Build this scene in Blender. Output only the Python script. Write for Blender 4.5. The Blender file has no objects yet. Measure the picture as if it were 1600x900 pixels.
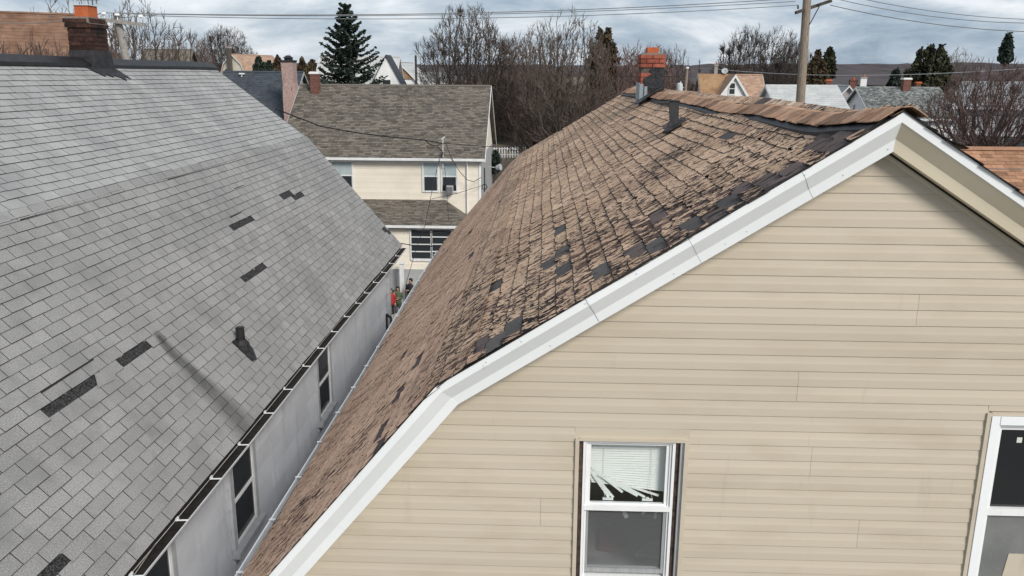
import bpy, math, random
import numpy as np
from mathutils import Matrix, Vector
random.seed(7); np.random.seed(7)
sc = bpy.context.scene
R = math.radians
ZC = 12.6                      # camera height over the yards

# ------------------------------------------------------------------ camera
FPX, TH, RO, PSI = 1316.4, R(14.114), R(-0.3685), R(2.0288)
def _axes():
    fw = np.array([0, math.cos(TH), -math.sin(TH)]); rt = np.array([1., 0, 0]); dn = np.cross(fw, rt)
    r2 = math.cos(RO)*rt + math.sin(RO)*dn; d2 = -math.sin(RO)*rt + math.cos(RO)*dn
    M = np.array([[math.cos(PSI), -math.sin(PSI), 0], [math.sin(PSI), math.cos(PSI), 0], [0, 0, 1.]])
    return M@r2, M@d2, M@fw
R2, D2, FW = _axes()
cam = bpy.data.objects.new('camera', bpy.data.cameras.new('camera')); sc.collection.objects.link(cam)
cam.data.sensor_width = 36; cam.data.lens = FPX/1600*36; cam.data.clip_start = .1; cam.data.clip_end = 6000
cm = Matrix.Identity(4)
for i in range(3):
    cm[i][0] = R2[i]; cm[i][1] = -D2[i]; cm[i][2] = -FW[i]
cm[2][3] = ZC
cam.matrix_world = cm
sc.camera = cam

# ------------------------------------------------------------------ world: a broken overcast sky
SUN_EL, SUN_AZ = R(36), R(-55)      # azimuth measured from +x towards +y
wd = bpy.data.worlds.new('World'); sc.world = wd; wd.use_nodes = True
nt = wd.node_tree; nt.nodes.clear()
def N(t, k, **kw):
    n = t.nodes.new(k)
    for a, b in kw.items(): setattr(n, a, b)
    return n
out = N(nt, 'ShaderNodeOutputWorld'); bg = N(nt, 'ShaderNodeBackground'); mixs = N(nt, 'ShaderNodeMixShader'); bg2 = N(nt, 'ShaderNodeBackground')
sky = N(nt, 'ShaderNodeTexSky'); sky.sky_type = 'NISHITA'; sky.sun_disc = False
sky.sun_elevation = SUN_EL; sky.sun_rotation = math.pi/2 - SUN_AZ
nt.links.new(sky.outputs[0], bg.inputs[0]); bg.inputs[1].default_value = .1
tc = N(nt, 'ShaderNodeTexCoord'); mp = N(nt, 'ShaderNodeMapping'); mp.inputs['Scale'].default_value = (3.6, 3.6, 13)
nt.links.new(tc.outputs['Generated'], mp.inputs[0])
n1 = N(nt, 'ShaderNodeTexNoise'); n1.inputs['Scale'].default_value = 1.15; n1.inputs['Detail'].default_value = 7; n1.inputs['Roughness'].default_value = .60; n1.inputs['Distortion'].default_value = .35
mp.inputs['Location'].default_value = (1.3, .4, .25)
nt.links.new(mp.outputs[0], n1.inputs['Vector'])
cr = N(nt, 'ShaderNodeValToRGB')
e = cr.color_ramp.elements
e[0].position = .37; e[0].color = (.19, .25, .32, 1); e[1].position = .68; e[1].color = (.66, .675, .70, 1)
for p_, c_ in ((.44, (.27, .33, .40)), (.51, (.37, .42, .475)), (.58, (.50, .535, .575))):
    q = e.new(p_); q.color = (*c_, 1)
nt.links.new(n1.outputs[0], cr.inputs[0]); nt.links.new(cr.outputs[0], bg2.inputs[0]); bg2.inputs[1].default_value = 1.12
mixs.inputs[0].default_value = .93
nt.links.new(bg.outputs[0], mixs.inputs[1]); nt.links.new(bg2.outputs[0], mixs.inputs[2]); nt.links.new(mixs.outputs[0], out.inputs[0])
sun = bpy.data.objects.new('sun', bpy.data.lights.new('sun', 'SUN')); sc.collection.objects.link(sun)
sun.data.energy = 2.5; sun.data.angle = R(19); sun.data.color = (1, .95, .87)
sd = Vector((math.cos(SUN_EL)*math.cos(SUN_AZ), math.cos(SUN_EL)*math.sin(SUN_AZ), math.sin(SUN_EL)))
sun.rotation_euler = sd.to_track_quat('Z', 'Y').to_euler(); sun.location = (20, -20, 60)
sc.view_settings.view_transform = 'Standard'; sc.view_settings.look = 'None'; sc.view_settings.exposure = .44; sc.view_settings.gamma = 1
try: sc.view_settings.use_curve_mapping = False
except Exception: pass

# ------------------------------------------------------------------ helpers
def at(px, py, Y):             # a place at depth Y seen in that direction
    r = FW*FPX + R2*(px-800) + D2*(py-450)
    r = r*Y/r[1]
    return np.array([r[0], Y, r[2]+ZC])
def atX(px, py, X):
    r = FW*FPX + R2*(px-800) + D2*(py-450)
    r = r*X/r[0]
    return np.array([X, r[1], r[2]+ZC])
def tag(o, label=None, cat=None, group=None, kind=None):
    if label: o['label'] = label
    if cat: o['category'] = cat
    if group: o['group'] = group
    if kind: o['kind'] = kind
    return o
def empty(name, loc, label, cat, group=None):
    o = bpy.data.objects.new(name, None); sc.collection.objects.link(o); o.location = loc; o.empty_display_size = .2
    return tag(o, label, cat, group)
def wloc(o):
    v = Vector((0, 0, 0))
    while o is not None: v += o.location; o = o.parent
    return v
class MB:
    def __init__(s): s.v = []; s.f = []; s.m = []; s.t = []; s.mi = 0; s.tint = 0.5
    def add(s, vs, fs, tint=None):
        b = len(s.v); s.v += [tuple(map(float, q)) for q in vs]
        for f in fs: s.f.append(tuple(i+b for i in f)); s.m.append(s.mi); s.t.append(s.tint if tint is None else tint)
        return s
    def box(s, a, b, tint=None):
        x0, y0, z0 = [min(a[i], b[i]) for i in range(3)]; x1, y1, z1 = [max(a[i], b[i]) for i in range(3)]
        return s.add([(x0,y0,z0),(x1,y0,z0),(x1,y1,z0),(x0,y1,z0),(x0,y0,z1),(x1,y0,z1),(x1,y1,z1),(x0,y1,z1)],
                     [(3,2,1,0),(4,5,6,7),(0,1,5,4),(1,2,6,5),(2,3,7,6),(3,0,4,7)], tint)
    def hexa(s, b4, t4, tint=None):
        return s.add(list(b4)+list(t4), [(3,2,1,0),(4,5,6,7),(0,1,5,4),(1,2,6,5),(2,3,7,6),(3,0,4,7)], tint)
    def obox(s, c, ux, uy, uz, h, tint=None):       # oriented box, centre, axes, half sizes
        c = np.array(c, float); X = np.array(ux)*h[0]; Y = np.array(uy)*h[1]; Z = np.array(uz)*h[2]
        return s.hexa([c-X-Y-Z, c+X-Y-Z, c+X+Y-Z, c-X+Y-Z], [c-X-Y+Z, c+X-Y+Z, c+X+Y+Z, c-X+Y+Z], tint)
    def tube(s, p0, p1, r0, r1=None, n=8, cap=True, tint=None):
        p0 = np.array(p0, float); p1 = np.array(p1, float); r1 = r0 if r1 is None else r1
        d = p1-p0; L = np.linalg.norm(d)
        if L < 1e-9: return s
        d /= L; a = np.cross(d, [0, 0, 1] if abs(d[2]) < .9 else [1, 0, 0]); a /= np.linalg.norm(a); b = np.cross(d, a)
        vs = []
        for p, r in ((p0, r0), (p1, r1)):
            for k in range(n):
                t = 2*math.pi*k/n; vs.append(p+r*(math.cos(t)*a+math.sin(t)*b))
        fs = [(k, (k+1) % n, n+(k+1) % n, n+k) for k in range(n)]
        if cap: fs += [tuple(range(n-1, -1, -1)), tuple(range(n, 2*n))]
        return s.add(vs, fs, tint)
    def path(s, pts, r, n=6, tint=None):
        for a, b in zip(pts[:-1], pts[1:]): s.tube(a, b, r, r, n, True, tint)
        return s
    def prism(s, poly, ext, tint=None):             # poly: 3D points, extruded by vector ext
        n = len(poly); poly = [np.array(p, float) for p in poly]; ext = np.array(ext, float)
        return s.add(poly+[p+ext for p in poly], [tuple(range(n-1, -1, -1)), tuple(range(n, 2*n))]+[(k, (k+1) % n, n+(k+1) % n, n+k) for k in range(n)], tint)
    def loft(s, rings, cap=True, tint=None):
        n = len(rings[0]); vs = [p for r in rings for p in r]; fs = []
        for i in range(len(rings)-1):
            for k in range(n): fs.append((i*n+k, i*n+(k+1) % n, (i+1)*n+(k+1) % n, (i+1)*n+k))
        if cap: fs += [tuple(range(n-1, -1, -1)), tuple(range((len(rings)-1)*n, len(rings)*n))]
        return s.add(vs, fs, tint)
    def build(s, name, mats, parent=None, smooth=False, fixn=True):
        me = bpy.data.meshes.new(name)
        off = wloc(parent)
        me.from_pydata([(a-off.x, b-off.y, c-off.z) for a, b, c in s.v], [], s.f)
        if not isinstance(mats, (list, tuple)): mats = [mats]
        for m in mats: me.materials.append(m)
        if len(mats) > 1: me.polygons.foreach_set('material_index', s.m)
        at_ = me.attributes.new('tint', 'FLOAT', 'FACE'); at_.data.foreach_set('value', s.t)
        if smooth: me.polygons.foreach_set('use_smooth', [True]*len(me.polygons))
        if fixn and len(me.polygons) < 60000:
            import bmesh
            bm = bmesh.new(); bm.from_mesh(me); bmesh.ops.recalc_face_normals(bm, faces=bm.faces); bm.to_mesh(me); bm.free()
        me.update()
        o = bpy.data.objects.new(name, me); sc.collection.objects.link(o)
        if parent is not None: o.parent = parent
        return o
def placed(name, me, M, parent):      # a shared-mesh piece put at a world matrix, child of parent
    o = bpy.data.objects.new(name, me); sc.collection.objects.link(o); o.parent = parent
    M = M.copy(); M.translation = M.translation - wloc(parent); o.matrix_local = M
    return o
def mesh_np(name, verts, faces, mats, parent, tint=None, midx=None, kind=None, smooth=False):
    me = bpy.data.meshes.new(name); off = np.array(wloc(parent)) if parent else np.zeros(3)
    verts = np.asarray(verts, np.float32)-off.astype(np.float32); faces = np.asarray(faces, np.int32)
    nv, nf, k = len(verts), len(faces), faces.shape[1]
    me.vertices.add(nv); me.vertices.foreach_set('co', verts.ravel())
    me.loops.add(nf*k); me.loops.foreach_set('vertex_index', faces.ravel())
    me.polygons.add(nf); me.polygons.foreach_set('loop_start', np.arange(nf, dtype=np.int32)*k)
    try: me.polygons.foreach_set('loop_total', np.full(nf, k, np.int32))
    except Exception: pass
    for m in (mats if isinstance(mats, (list, tuple)) else [mats]): me.materials.append(m)
    if midx is not None: me.polygons.foreach_set('material_index', np.asarray(midx, np.int32))
    a = me.attributes.new('tint', 'FLOAT', 'FACE'); a.data.foreach_set('value', np.asarray(tint if tint is not None else np.full(nf, .5), np.float32))
    me.polygons.foreach_set('use_smooth', np.full(nf, bool(smooth)))
    me.update(calc_edges=True)
    o = bpy.data.objects.new(name, me); sc.collection.objects.link(o)
    if parent is not None: o.parent = parent
    if kind: o['kind'] = kind
    return o

# ------------------------------------------------------------------ materials
def mat(name, c1, c2=None, rough=.8, scale=4, stretch=(1, 1, 1), detail=4, ramp=(.35, .65), bump=0., bscale=None, bdist=.01, tint=0., spec=.3, metal=0., coord='pos', wear=None):
    """c1/c2 blended by noise; tint: how far the per-piece value lightens or darkens; wear=(colour, scale, lo, hi, stretch)"""
    m = bpy.data.materials.new(name); m.use_nodes = True; t = m.node_tree; b = t.nodes['Principled BSDF']; L = t.links.new
    b.inputs['Roughness'].default_value = rough; b.inputs['Specular IOR Level'].default_value = spec; b.inputs['Metallic'].default_value = metal
    if coord == 'pos': src = N(t, 'ShaderNodeNewGeometry').outputs['Position']
    else: src = N(t, 'ShaderNodeTexCoord').outputs['Object']
    mpn = N(t, 'ShaderNodeMapping'); L(src, mpn.inputs[0]); mpn.inputs['Scale'].default_value = stretch
    def ramped(sock, lo, hi):
        r = N(t, 'ShaderNodeMapRange'); r.inputs[1].default_value = lo; r.inputs[2].default_value = hi; L(sock, r.inputs[0]); return r.outputs[0]
    def mix(f, a, c):
        x = N(t, 'ShaderNodeMix', data_type='RGBA'); L(f, x.inputs[0])
        for s_, v in ((6, a), (7, c)):
            if isinstance(v, tuple): x.inputs[s_].default_value = (*v, 1)
            else: L(v, x.inputs[s_])
        return x.outputs[2]
    ns = N(t, 'ShaderNodeTexNoise'); ns.inputs['Scale'].default_value = scale; ns.inputs['Detail'].default_value = detail; ns.inputs['Roughness'].default_value = .6
    L(mpn.outputs[0], ns.inputs['Vector'])
    col = mix(ramped(ns.outputs[0], *ramp), c1, c2 if c2 else c1)
    if tint:
        a = N(t, 'ShaderNodeAttribute'); a.attribute_name = 'tint'
        h = N(t, 'ShaderNodeHueSaturation'); L(col, h.inputs['Color'])
        mr = N(t, 'ShaderNodeMapRange'); mr.inputs[3].default_value = 1-tint; mr.inputs[4].default_value = 1+tint; L(a.outputs['Fac'], mr.inputs[0]); L(mr.outputs[0], h.inputs['Value'])
        col = h.outputs[0]
    if wear:
        for w in (wear if isinstance(wear, list) else [wear]):
            wc, ws, lo, hi, wst = w
            m2 = N(t, 'ShaderNodeMapping'); L(src, m2.inputs[0]); m2.inputs['Scale'].default_value = wst
            n2 = N(t, 'ShaderNodeTexNoise'); n2.inputs['Scale'].default_value = ws; n2.inputs['Detail'].default_value = 5; n2.inputs['Roughness'].default_value = .62; L(m2.outputs[0], n2.inputs['Vector'])
            col = mix(ramped(n2.outputs[0], lo, hi), col, wc)
    L(col, b.inputs['Base Color'])
    if bump:
        n3 = N(t, 'ShaderNodeTexNoise'); n3.inputs['Scale'].default_value = bscale or scale*8; n3.inputs['Detail'].default_value = 3; L(mpn.outputs[0], n3.inputs['Vector'])
        bp = N(t, 'ShaderNodeBump'); bp.inputs['Strength'].default_value = bump; bp.inputs['Distance'].default_value = bdist; L(n3.outputs[0], bp.inputs['Height']); L(bp.outputs[0], b.inputs['Normal'])
    m['col'] = 1
    return m

def slope_mat(name, slope, base, base2, grain, tint, streaks=None, patches=None, stain=None, glow=.9):
    """asphalt shingles: granules, weathering and flaked streaks that run down the slope (slope = direction of fall in x,z)"""
    m = bpy.data.materials.new(name); m.use_nodes = True; t = m.node_tree; b = t.nodes['Principled BSDF']; L = t.links.new
    b.inputs['Roughness'].default_value = .92; b.inputs['Specular IOR Level'].default_value = .2
    geo = N(t, 'ShaderNodeNewGeometry'); sep = N(t, 'ShaderNodeSeparateXYZ'); L(geo.outputs['Position'], sep.inputs[0])
    def math_(op, a, c=None):
        x = N(t, 'ShaderNodeMath', operation=op)
        for i, v in enumerate((a, c)):
            if v is None: continue
            if isinstance(v, (int, float)): x.inputs[i].default_value = v
            else: L(v, x.inputs[i])
        return x.outputs[0]
    s_ = math_('ADD', math_('MULTIPLY', sep.outputs[0], slope[0]), math_('MULTIPLY', sep.outputs[2], slope[1]))
    cb = N(t, 'ShaderNodeCombineXYZ'); L(s_, cb.inputs[0]); L(sep.outputs[1], cb.inputs[1])
    def noise(scale, sx=1, sy=1, det=4, rough=.6, off=0, dist=0):
        mpp = N(t, 'ShaderNodeMapping'); L(cb.outputs[0], mpp.inputs[0]); mpp.inputs['Scale'].default_value = (sx, sy, 1); mpp.inputs['Location'].default_value = (off, off*.7, off)
        n = N(t, 'ShaderNodeTexNoise'); n.inputs['Scale'].default_value = scale; n.inputs['Detail'].default_value = det; n.inputs['Roughness'].default_value = rough; n.inputs['Distortion'].default_value = dist; L(mpp.outputs[0], n.inputs['Vector']); return n.outputs[0]
    def rng(sock, lo, hi, a=0., c=1.):
        r = N(t, 'ShaderNodeMapRange'); r.inputs[1].default_value = lo; r.inputs[2].default_value = hi; r.inputs[3].default_value = a; r.inputs[4].default_value = c; L(sock, r.inputs[0]); return r.outputs[0]
    def mix(f, a, c):
        x = N(t, 'ShaderNodeMix', data_type='RGBA')
        if isinstance(f, float): x.inputs[0].default_value = f
        else: L(f, x.inputs[0])
        for k, v in ((6, a), (7, c)):
            if isinstance(v, tuple): x.inputs[k].default_value = (*v, 1)
            else: L(v, x.inputs[k])
        return x.outputs[2]
    col = mix(rng(noise(1.6, det=5), .35, .65), base, base2)
    at_ = N(t, 'ShaderNodeAttribute'); at_.attribute_name = 'tint'
    h = N(t, 'ShaderNodeHueSaturation'); L(col, h.inputs['Color']); L(rng(at_.outputs['Fac'], 0, 1, 1-tint, 1+tint), h.inputs['Value']); col = h.outputs[0]
    g = noise(85, det=3, rough=.75); h2 = N(t, 'ShaderNodeHueSaturation'); L(col, h2.inputs['Color']); L(rng(g, .3, .7, 1-grain, 1+grain), h2.inputs['Value']); col = h2.outputs[0]
    if stain: # (colour, y centre, s0, s1) a run-off stain
        sc_, y0, s0, s1 = stain
        dy = math_('ABSOLUTE', math_('SUBTRACT', sep.outputs[1], math_('ADD', y0, math_('MULTIPLY', math_('SUBTRACT', noise(1.2, off=3), .5), .25))))
        along = rng(s_, s0, s1)
        wid = math_('ADD', .08, math_('MULTIPLY', along, .30))
        f = math_('SUBTRACT', 1., math_('DIVIDE', dy, wid)); f = rng(f, 0, .75)
        f = math_('MULTIPLY', f, rng(s_, s0, s0+.10)); f = math_('MULTIPLY', f, rng(s_, s0+.2, s1, .86, .55))
        f = math_('MULTIPLY', f, rng(noise(5, det=4), .25, .6, .75, 1.))
        col = mix(f, col, sc_)
    if patches:
        for (pc, scale, lo, hi) in patches: col = mix(rng(noise(scale, det=5, off=11), lo, hi), col, pc)
    if streaks:
        for (c_, scale, sx, sy, lo, hi, off, near, blob) in streaks:
            f = noise(scale, sx, sy, det=4, rough=.55, off=off, dist=.6)
            big = noise(blob, det=3, off=off+5)
            f = math_('ADD', f, math_('MULTIPLY', math_('SUBTRACT', big, .5), .42))
            f = math_('ADD', f, rng(sep.outputs[1], 4.8, 9.5, near, 0.))
            col = mix(rng(f, lo, hi), col, c_)
    L(col, b.inputs['Base Color'])
    bp = N(t, 'ShaderNodeBump'); bp.inputs['Strength'].default_value = .5; bp.inputs['Distance'].default_value = .004; L(g, bp.inputs['Height']); L(bp.outputs[0], b.inputs['Normal'])
    return m

def glass_mat(name, col=(.03, .035, .04), rough=.05, mixf=None):
    m = bpy.data.materials.new(name); m.use_nodes = True; t = m.node_tree; b = t.nodes['Principled BSDF']
    b.inputs['Base Color'].default_value = (*col, 1); b.inputs['Roughness'].default_value = rough; b.inputs['Specular IOR Level'].default_value = .5
    if mixf is not None:       # see-through pane
        tr = N(t, 'ShaderNodeBsdfTransparent'); gl = N(t, 'ShaderNodeBsdfGlossy'); gl.inputs['Roughness'].default_value = .03; gl.inputs['Color'].default_value = (.9, .95, .95, 1)
        fr = N(t, 'ShaderNodeValue'); fr.outputs[0].default_value = .075; mx = N(t, 'ShaderNodeMixShader'); tr.inputs[0].default_value = (*mixf, 1)
        t.links.new(fr.outputs[0], mx.inputs[0]); t.links.new(tr.outputs[0], mx.inputs[1]); t.links.new(gl.outputs[0], mx.inputs[2]); t.links.new(mx.outputs[0], t.nodes['Material Output'].inputs[0])
    return m

MT = {}
MT['gray_sh'] = slope_mat('gray_shingle', (.70, -.70), (.25, .248, .246), (.295, .293, .290), .50, .085,
    stain=((.03, .031, .033), 8.98, -9.92, -8.38), patches=[((.195, .195, .195), 2.4, .52, .78), ((.205, .205, .205), .8, .52, .72)])
MT['gray_up_lit'] = slope_mat('gray_shingle_upper_lit', (.75, -.66), (.295, .295, .293), (.355, .354, .352), .42, .075, patches=[((.215, .22, .222), 1.8, .52, .8), ((.24, .245, .245), .6, .50, .72)])  # paler copy for the upper slope: its stronger sky light put into the colour
MT['gray_exposed'] = mat('exposed_underlay', (.010, .010, .011), (.085, .085, .088), .95, 55, ramp=(.42, .70), bump=.5, bscale=150, bdist=.004)
MT['black_edge'] = mat('shingle_edge', (.02, .018, .017), None, .95, 20)
MT['tan_sh'] = slope_mat('tan_shingle', (-.75, -.66), (.50, .335, .222), (.62, .435, .305), .30, .12,
    patches=[((.40, .25, .175), 1.7, .50, .75)],
    streaks=[((.13, .080, .064), 9., .8, 1.4, .60, .63, 0, .06, 1.1), ((.014, .011, .011), 20., .75, 1.35, .598, .608, 9, .05, 1.2), ((.014, .011, .011), 44., .6, 1.2, .625, .64, 29, .06, 2.1)])
MT['tan_low'] = slope_mat('tan_shingle_lower', (-.75, -.66), (.62, .395, .268), (.74, .495, .35), .25, .10,
    patches=[((.46, .28, .20), 1.5, .50, .75)],
    streaks=[((.22, .13, .10), 9., .45, 1.8, .61, .68, 4, .02, 1.1), ((.018, .014, .013), 14., .45, 2.0, .632, .645, 19, .03, 1.2), ((.018, .014, .013), 34., .40, 1.6, .65, .665, 39, .03, 1.6)])
MT['tan_under'] = mat('tan_underlay', (.02, .018, .017), (.05, .04, .038), .95, 40)
MT['tan_exposed'] = slope_mat('tan_exposed', (-.75, -.66), (.075, .07, .068), (.12, .11, .105), .4, .15, streaks=[((.02, .018, .017), 12., .5, 1.6, .6, .66, 3, .0, 2)])
MT['tan_brown'] = slope_mat('tan_exposed_brown', (-.75, -.66), (.105, .078, .074), (.15, .115, .108), .4, .15, streaks=[((.02, .018, .017), 12., .5, 1.6, .56, .62, 3, .0, 2)])
MT['white_al'] = mat('white_aluminium', (.76, .785, .80), (.82, .84, .85), .45, 1.2, bump=.05, bscale=5, wear=((.55, .55, .53), 22, .68, .85, (1, 1, .3)))
MT['almond_al'] = mat('almond_aluminium', (.63, .56, .43), (.68, .61, .475), .5, 1.5, bump=.05, bscale=5, wear=((.36, .32, .26), 18, .70, .85, (1, 1, 1)))
MT['siding_tan'] = mat('tan_vinyl', (.50, .44, .352), (.535, .472, .38), .55, .8, stretch=(.4, 1, 3), tint=.03, bump=.06, bscale=9, wear=[((.43, .37, .285), 2.2, .50, .85, (.5, 1, 1.6)), ((.40, .35, .27), 5, .62, .9, (1.6, 1, .25)), ((.30, .27, .22), 60, .74, .78, (1, 1, 1))])
MT['vinyl_white'] = mat('window_vinyl', (.74, .745, .75), (.80, .80, .80), .4, 6, wear=((.55, .54, .52), 12, .66, .85, (1, 1, .4)))
MT['grime'] = mat('dark_gap', (.03, .022, .02), (.09, .06, .05), .9, 25)
MT['aluminium'] = mat('bare_aluminium', (.40, .41, .42), (.5, .51, .52), .4, 8, stretch=(6, 6, .5), metal=.4)
MT['glass_clear'] = glass_mat('window_glass', mixf=(.97, .985, .98))
MT['glass_dark'] = glass_mat('dark_window_glass', (.018, .02, .023), .08)
MT['glass_far'] = glass_mat('far_window_glass', (.03, .035, .04), .12)
MT['screen'] = glass_mat('insect_screen', mixf=(1, 1, 1))
def _screen(m):
    t = m.node_tree; mx = [n for n in t.nodes if n.type == 'MIX_SHADER'][0]; df = N(t, 'ShaderNodeBsdfDiffuse'); df.inputs[0].default_value = (.20, .205, .21, 1)
    t.links.new(df.outputs[0], mx.inputs[2]); [n for n in t.nodes if n.type == 'VALUE'][0].outputs[0].default_value = .27
_screen(MT['screen'])
MT['blind'] = mat('blind_slat', (.78, .79, .77), (.82, .83, .81), .5, 6)
MT['room'] = mat('dark_room', (.06, .055, .055), (.10, .10, .10), .9, 3)
MT['roomgray'] = mat('room_floor_boards', (.34, .34, .36), (.50, .50, .52), .7, 5, stretch=(1, 1, 9))
MT['cloth_red'] = mat('red_cloth', (.30, .10, .12), (.2, .08, .09), .9, 6)
MT['paper'] = mat('white_paper', (.55, .55, .52), (.7, .7, .66), .8, 6)
MT['pale_wall'] = mat('pale_cement_siding', (.53, .54, .575), (.59, .60, .63), .7, 2, tint=.07, bump=.05, bscale=10, wear=[((.34, .35, .38), 3, .55, .9, (1, 1.5, .3)), ((.25, .25, .26), 9, .66, .85, (1, 1, .2))])
MT['white_paint'] = mat('white_paint', (.66, .66, .66), (.76, .76, .76), .5, 5, wear=((.45, .44, .42), 9, .62, .85, (1, 1, .4)))
MT['gray_trim'] = mat('gray_trim', (.33, .34, .36), (.42, .43, .45), .6, 6)
MT['gutter_in'] = mat('gutter_debris', (.006, .006, .006), (.022, .017, .013), .98, 14, bump=.6, bscale=40)
MT['tar'] = mat('black_roof_tar', (.012, .012, .014), (.035, .035, .04), .6, 14, bump=.5, bscale=25, bdist=.02)
MT['flash_gray'] = mat('dark_flashing', (.018, .018, .020), (.036, .036, .039), .7, 10, bump=.3, bscale=20)
MT['galv'] = mat('galvanised_flashing', (.22, .27, .30), (.32, .37, .40), .45, 12, metal=.3)
MT['pipe'] = mat('black_pipe', (.012, .012, .013), (.025, .025, .027), .45, 12)
MT['brick_dark'] = mat('soot_dark_brick', (.022, .012, .010), (.060, .026, .020), .9, 18, tint=.45, bump=.4, bscale=60, wear=((.012, .010, .010), 3.2, .52, .66, (1, 1, 1)))
MT['mortar'] = mat('mortar', (.16, .14, .12), (.24, .21, .18), .95, 20)
MT['mortar_dark'] = mat('dark_mortar', (.05, .042, .038), (.14, .12, .10), .95, 9)
MT['brick_red'] = mat('red_brick', (.20, .058, .04), (.30, .09, .058), .9, 16, tint=.3, bump=.4, bscale=60)
MT['clay'] = mat('clay_flue', (.38, .095, .035), (.46, .13, .05), .8, 8, bump=.1)
MT['cap_tan'] = mat('ridge_cap_shingle', (.27, .15, .09), (.42, .26, .17), .9, 9, tint=.45, bump=.5, bscale=150, bdist=.004, wear=[((.10, .06, .045), 16, .57, .7, (1, 3, 1)), ((.42, .30, .23), 30, .63, .8, (1, 1, 1))])
MT['cap_black'] = mat('black_ridge_vent', (.010, .010, .011), (.022, .022, .024), .5, 10, bump=.2)
MT['asphalt_brown'] = mat('weathered_brown_shingles', (.115, .10, .085), (.175, .155, .13), .95, 12, tint=.42, bump=.2, bscale=60)
MT['asphalt_dark'] = mat('slate_gray_shingles', (.040, .048, .058), (.062, .072, .084), .9, 3, tint=.15, bump=.2)
MT['asphalt_orange'] = mat('orange_brown_shingles', (.27, .14, .085), (.35, .20, .125), .95, 4, tint=.28, bump=.2)
MT['asphalt_tan'] = mat('sandy_brown_shingles', (.33, .215, .155), (.41, .28, .205), .95, 3, tint=.18)
MT['asphalt_rust'] = mat('rusty_gold_shingles', (.28, .165, .09), (.37, .24, .14), .95, 1.2, tint=.18, wear=((.2, .10, .06), 3, .55, .7, (1, 1, 1)))
MT['asphalt_pale'] = mat('pale_gray_shingles', (.40, .41, .41), (.50, .51, .50), .9, 1.5, tint=.05)
MT['asphalt_mix'] = mat('mottled_gray_shingles', (.10, .108, .105), (.22, .23, .225), .95, 5, ramp=(.42, .58), tint=.5)
MT['cream'] = mat('cream_vinyl', (.74, .675, .575), (.79, .725, .62), .6, 1.2, tint=.04)
MT['gray_side'] = mat('gray_clapboard', (.34, .34, .34), (.40, .40, .40), .7, 2)
MT['white_side'] = mat('white_clapboard', (.72, .72, .72), (.80, .80, .80), .7, 2, tint=.04)
MT['blue_side'] = mat('pale_blue_siding', (.27, .36, .44), (.33, .42, .50), .7, 2, tint=.05)
MT['cream_side'] = mat('cream_clapboard', (.60, .56, .46), (.66, .62, .52), .7, 2, tint=.05)
MT['pink_brick'] = mat('pinkish_brick', (.30, .20, .18), (.42, .31, .285), .9, 10, tint=.12, wear=((.10, .035, .03), 2.5, .62, .7, (2.5, 2.5, .5)))
MT['brick_far'] = mat('far_red_brick', (.11, .05, .04), (.18, .085, .065), .9, 8, tint=.2)
MT['window_pale'] = mat('pale_window_shade', (.36, .43, .44), (.42, .48, .49), .25, 4)
MT['wood_pole'] = mat('weathered_pole_wood', (.17, .135, .10), (.30, .25, .20), .9, 7, stretch=(6, 6, .5), bump=.5, bscale=20, wear=((.40, .36, .31), 9, .6, .8, (5, 5, .4)))
MT['wood_gray'] = mat('silvered_timber', (.22, .205, .185), (.34, .325, .30), .9, 6, stretch=(2, 6, 2))
MT['wood_dark'] = mat('dark_creosote_wood', (.04, .033, .028), (.08, .065, .055), .9, 8)
MT['ceramic'] = mat('white_ceramic', (.75, .75, .75), None, .25, 4)
MT['metal_gray'] = mat('grey_metal_can', (.48, .51, .52), (.56, .58, .60), .4, 4)
MT['wire'] = mat('black_cable', (.014, .014, .015), None, .6, 4)
MT['wire_gray'] = mat('grey_cable', (.16, .165, .17), None, .6, 4)
MT['bark'] = mat('bare_bark', (.085, .066, .055), (.13, .105, .09), .95, 6, stretch=(3, 3, .6))
MT['bark_dark'] = mat('dark_bark', (.045, .036, .031), (.085, .068, .058), .95, 6, stretch=(3, 3, .6))
MT['bark_red'] = mat('reddish_twigs', (.115, .062, .052), (.165, .095, .08), .95, 3)
MT['bark_pink'] = mat('brownish_twigs', (.095, .062, .054), (.145, .10, .088), .95, 3)
MT['bark_pale'] = mat('pale_twigs', (.15, .125, .11), (.22, .19, .17), .95, 3)
MT['needle'] = mat('spruce_needles', (.018, .030, .024), (.040, .058, .042), .8, 1.2, tint=.55)
MT['needle_brown'] = mat('bronzed_cedar_foliage', (.050, .036, .020), (.085, .062, .034), .9, .8, tint=.5)
MT['needle_green'] = mat('yellow_green_conifer_foliage', (.028, .031, .016), (.048, .048, .025), .9, .8, tint=.5)
MT['ground'] = mat('winter_ground', (.085, .075, .05), (.17, .14, .10), .95, .25, detail=8, bump=.4, bscale=3, wear=[((.24, .23, .22), .12, .58, .66, (1, 1, 1)), ((.5, .5, .5), .35, .70, .73, (1, 1, 1))])
MT['asphalt'] = mat('asphalt', (.05, .05, .052), (.08, .08, .082), .9, 3)
MT['concrete'] = mat('concrete', (.26, .25, .24), (.36, .35, .33), .9, 3)
MT['hill'] = mat('wooded_hill', (.045, .036, .040), (.085, .068, .070), 1, .03, detail=9, stretch=(1, .6, 3), wear=[((.05, .05, .045), .03, .6, .7, (1, 1, 1))])
MT['snow'] = mat('picket_white', (.75, .76, .78), None, .6, 4)

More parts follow.
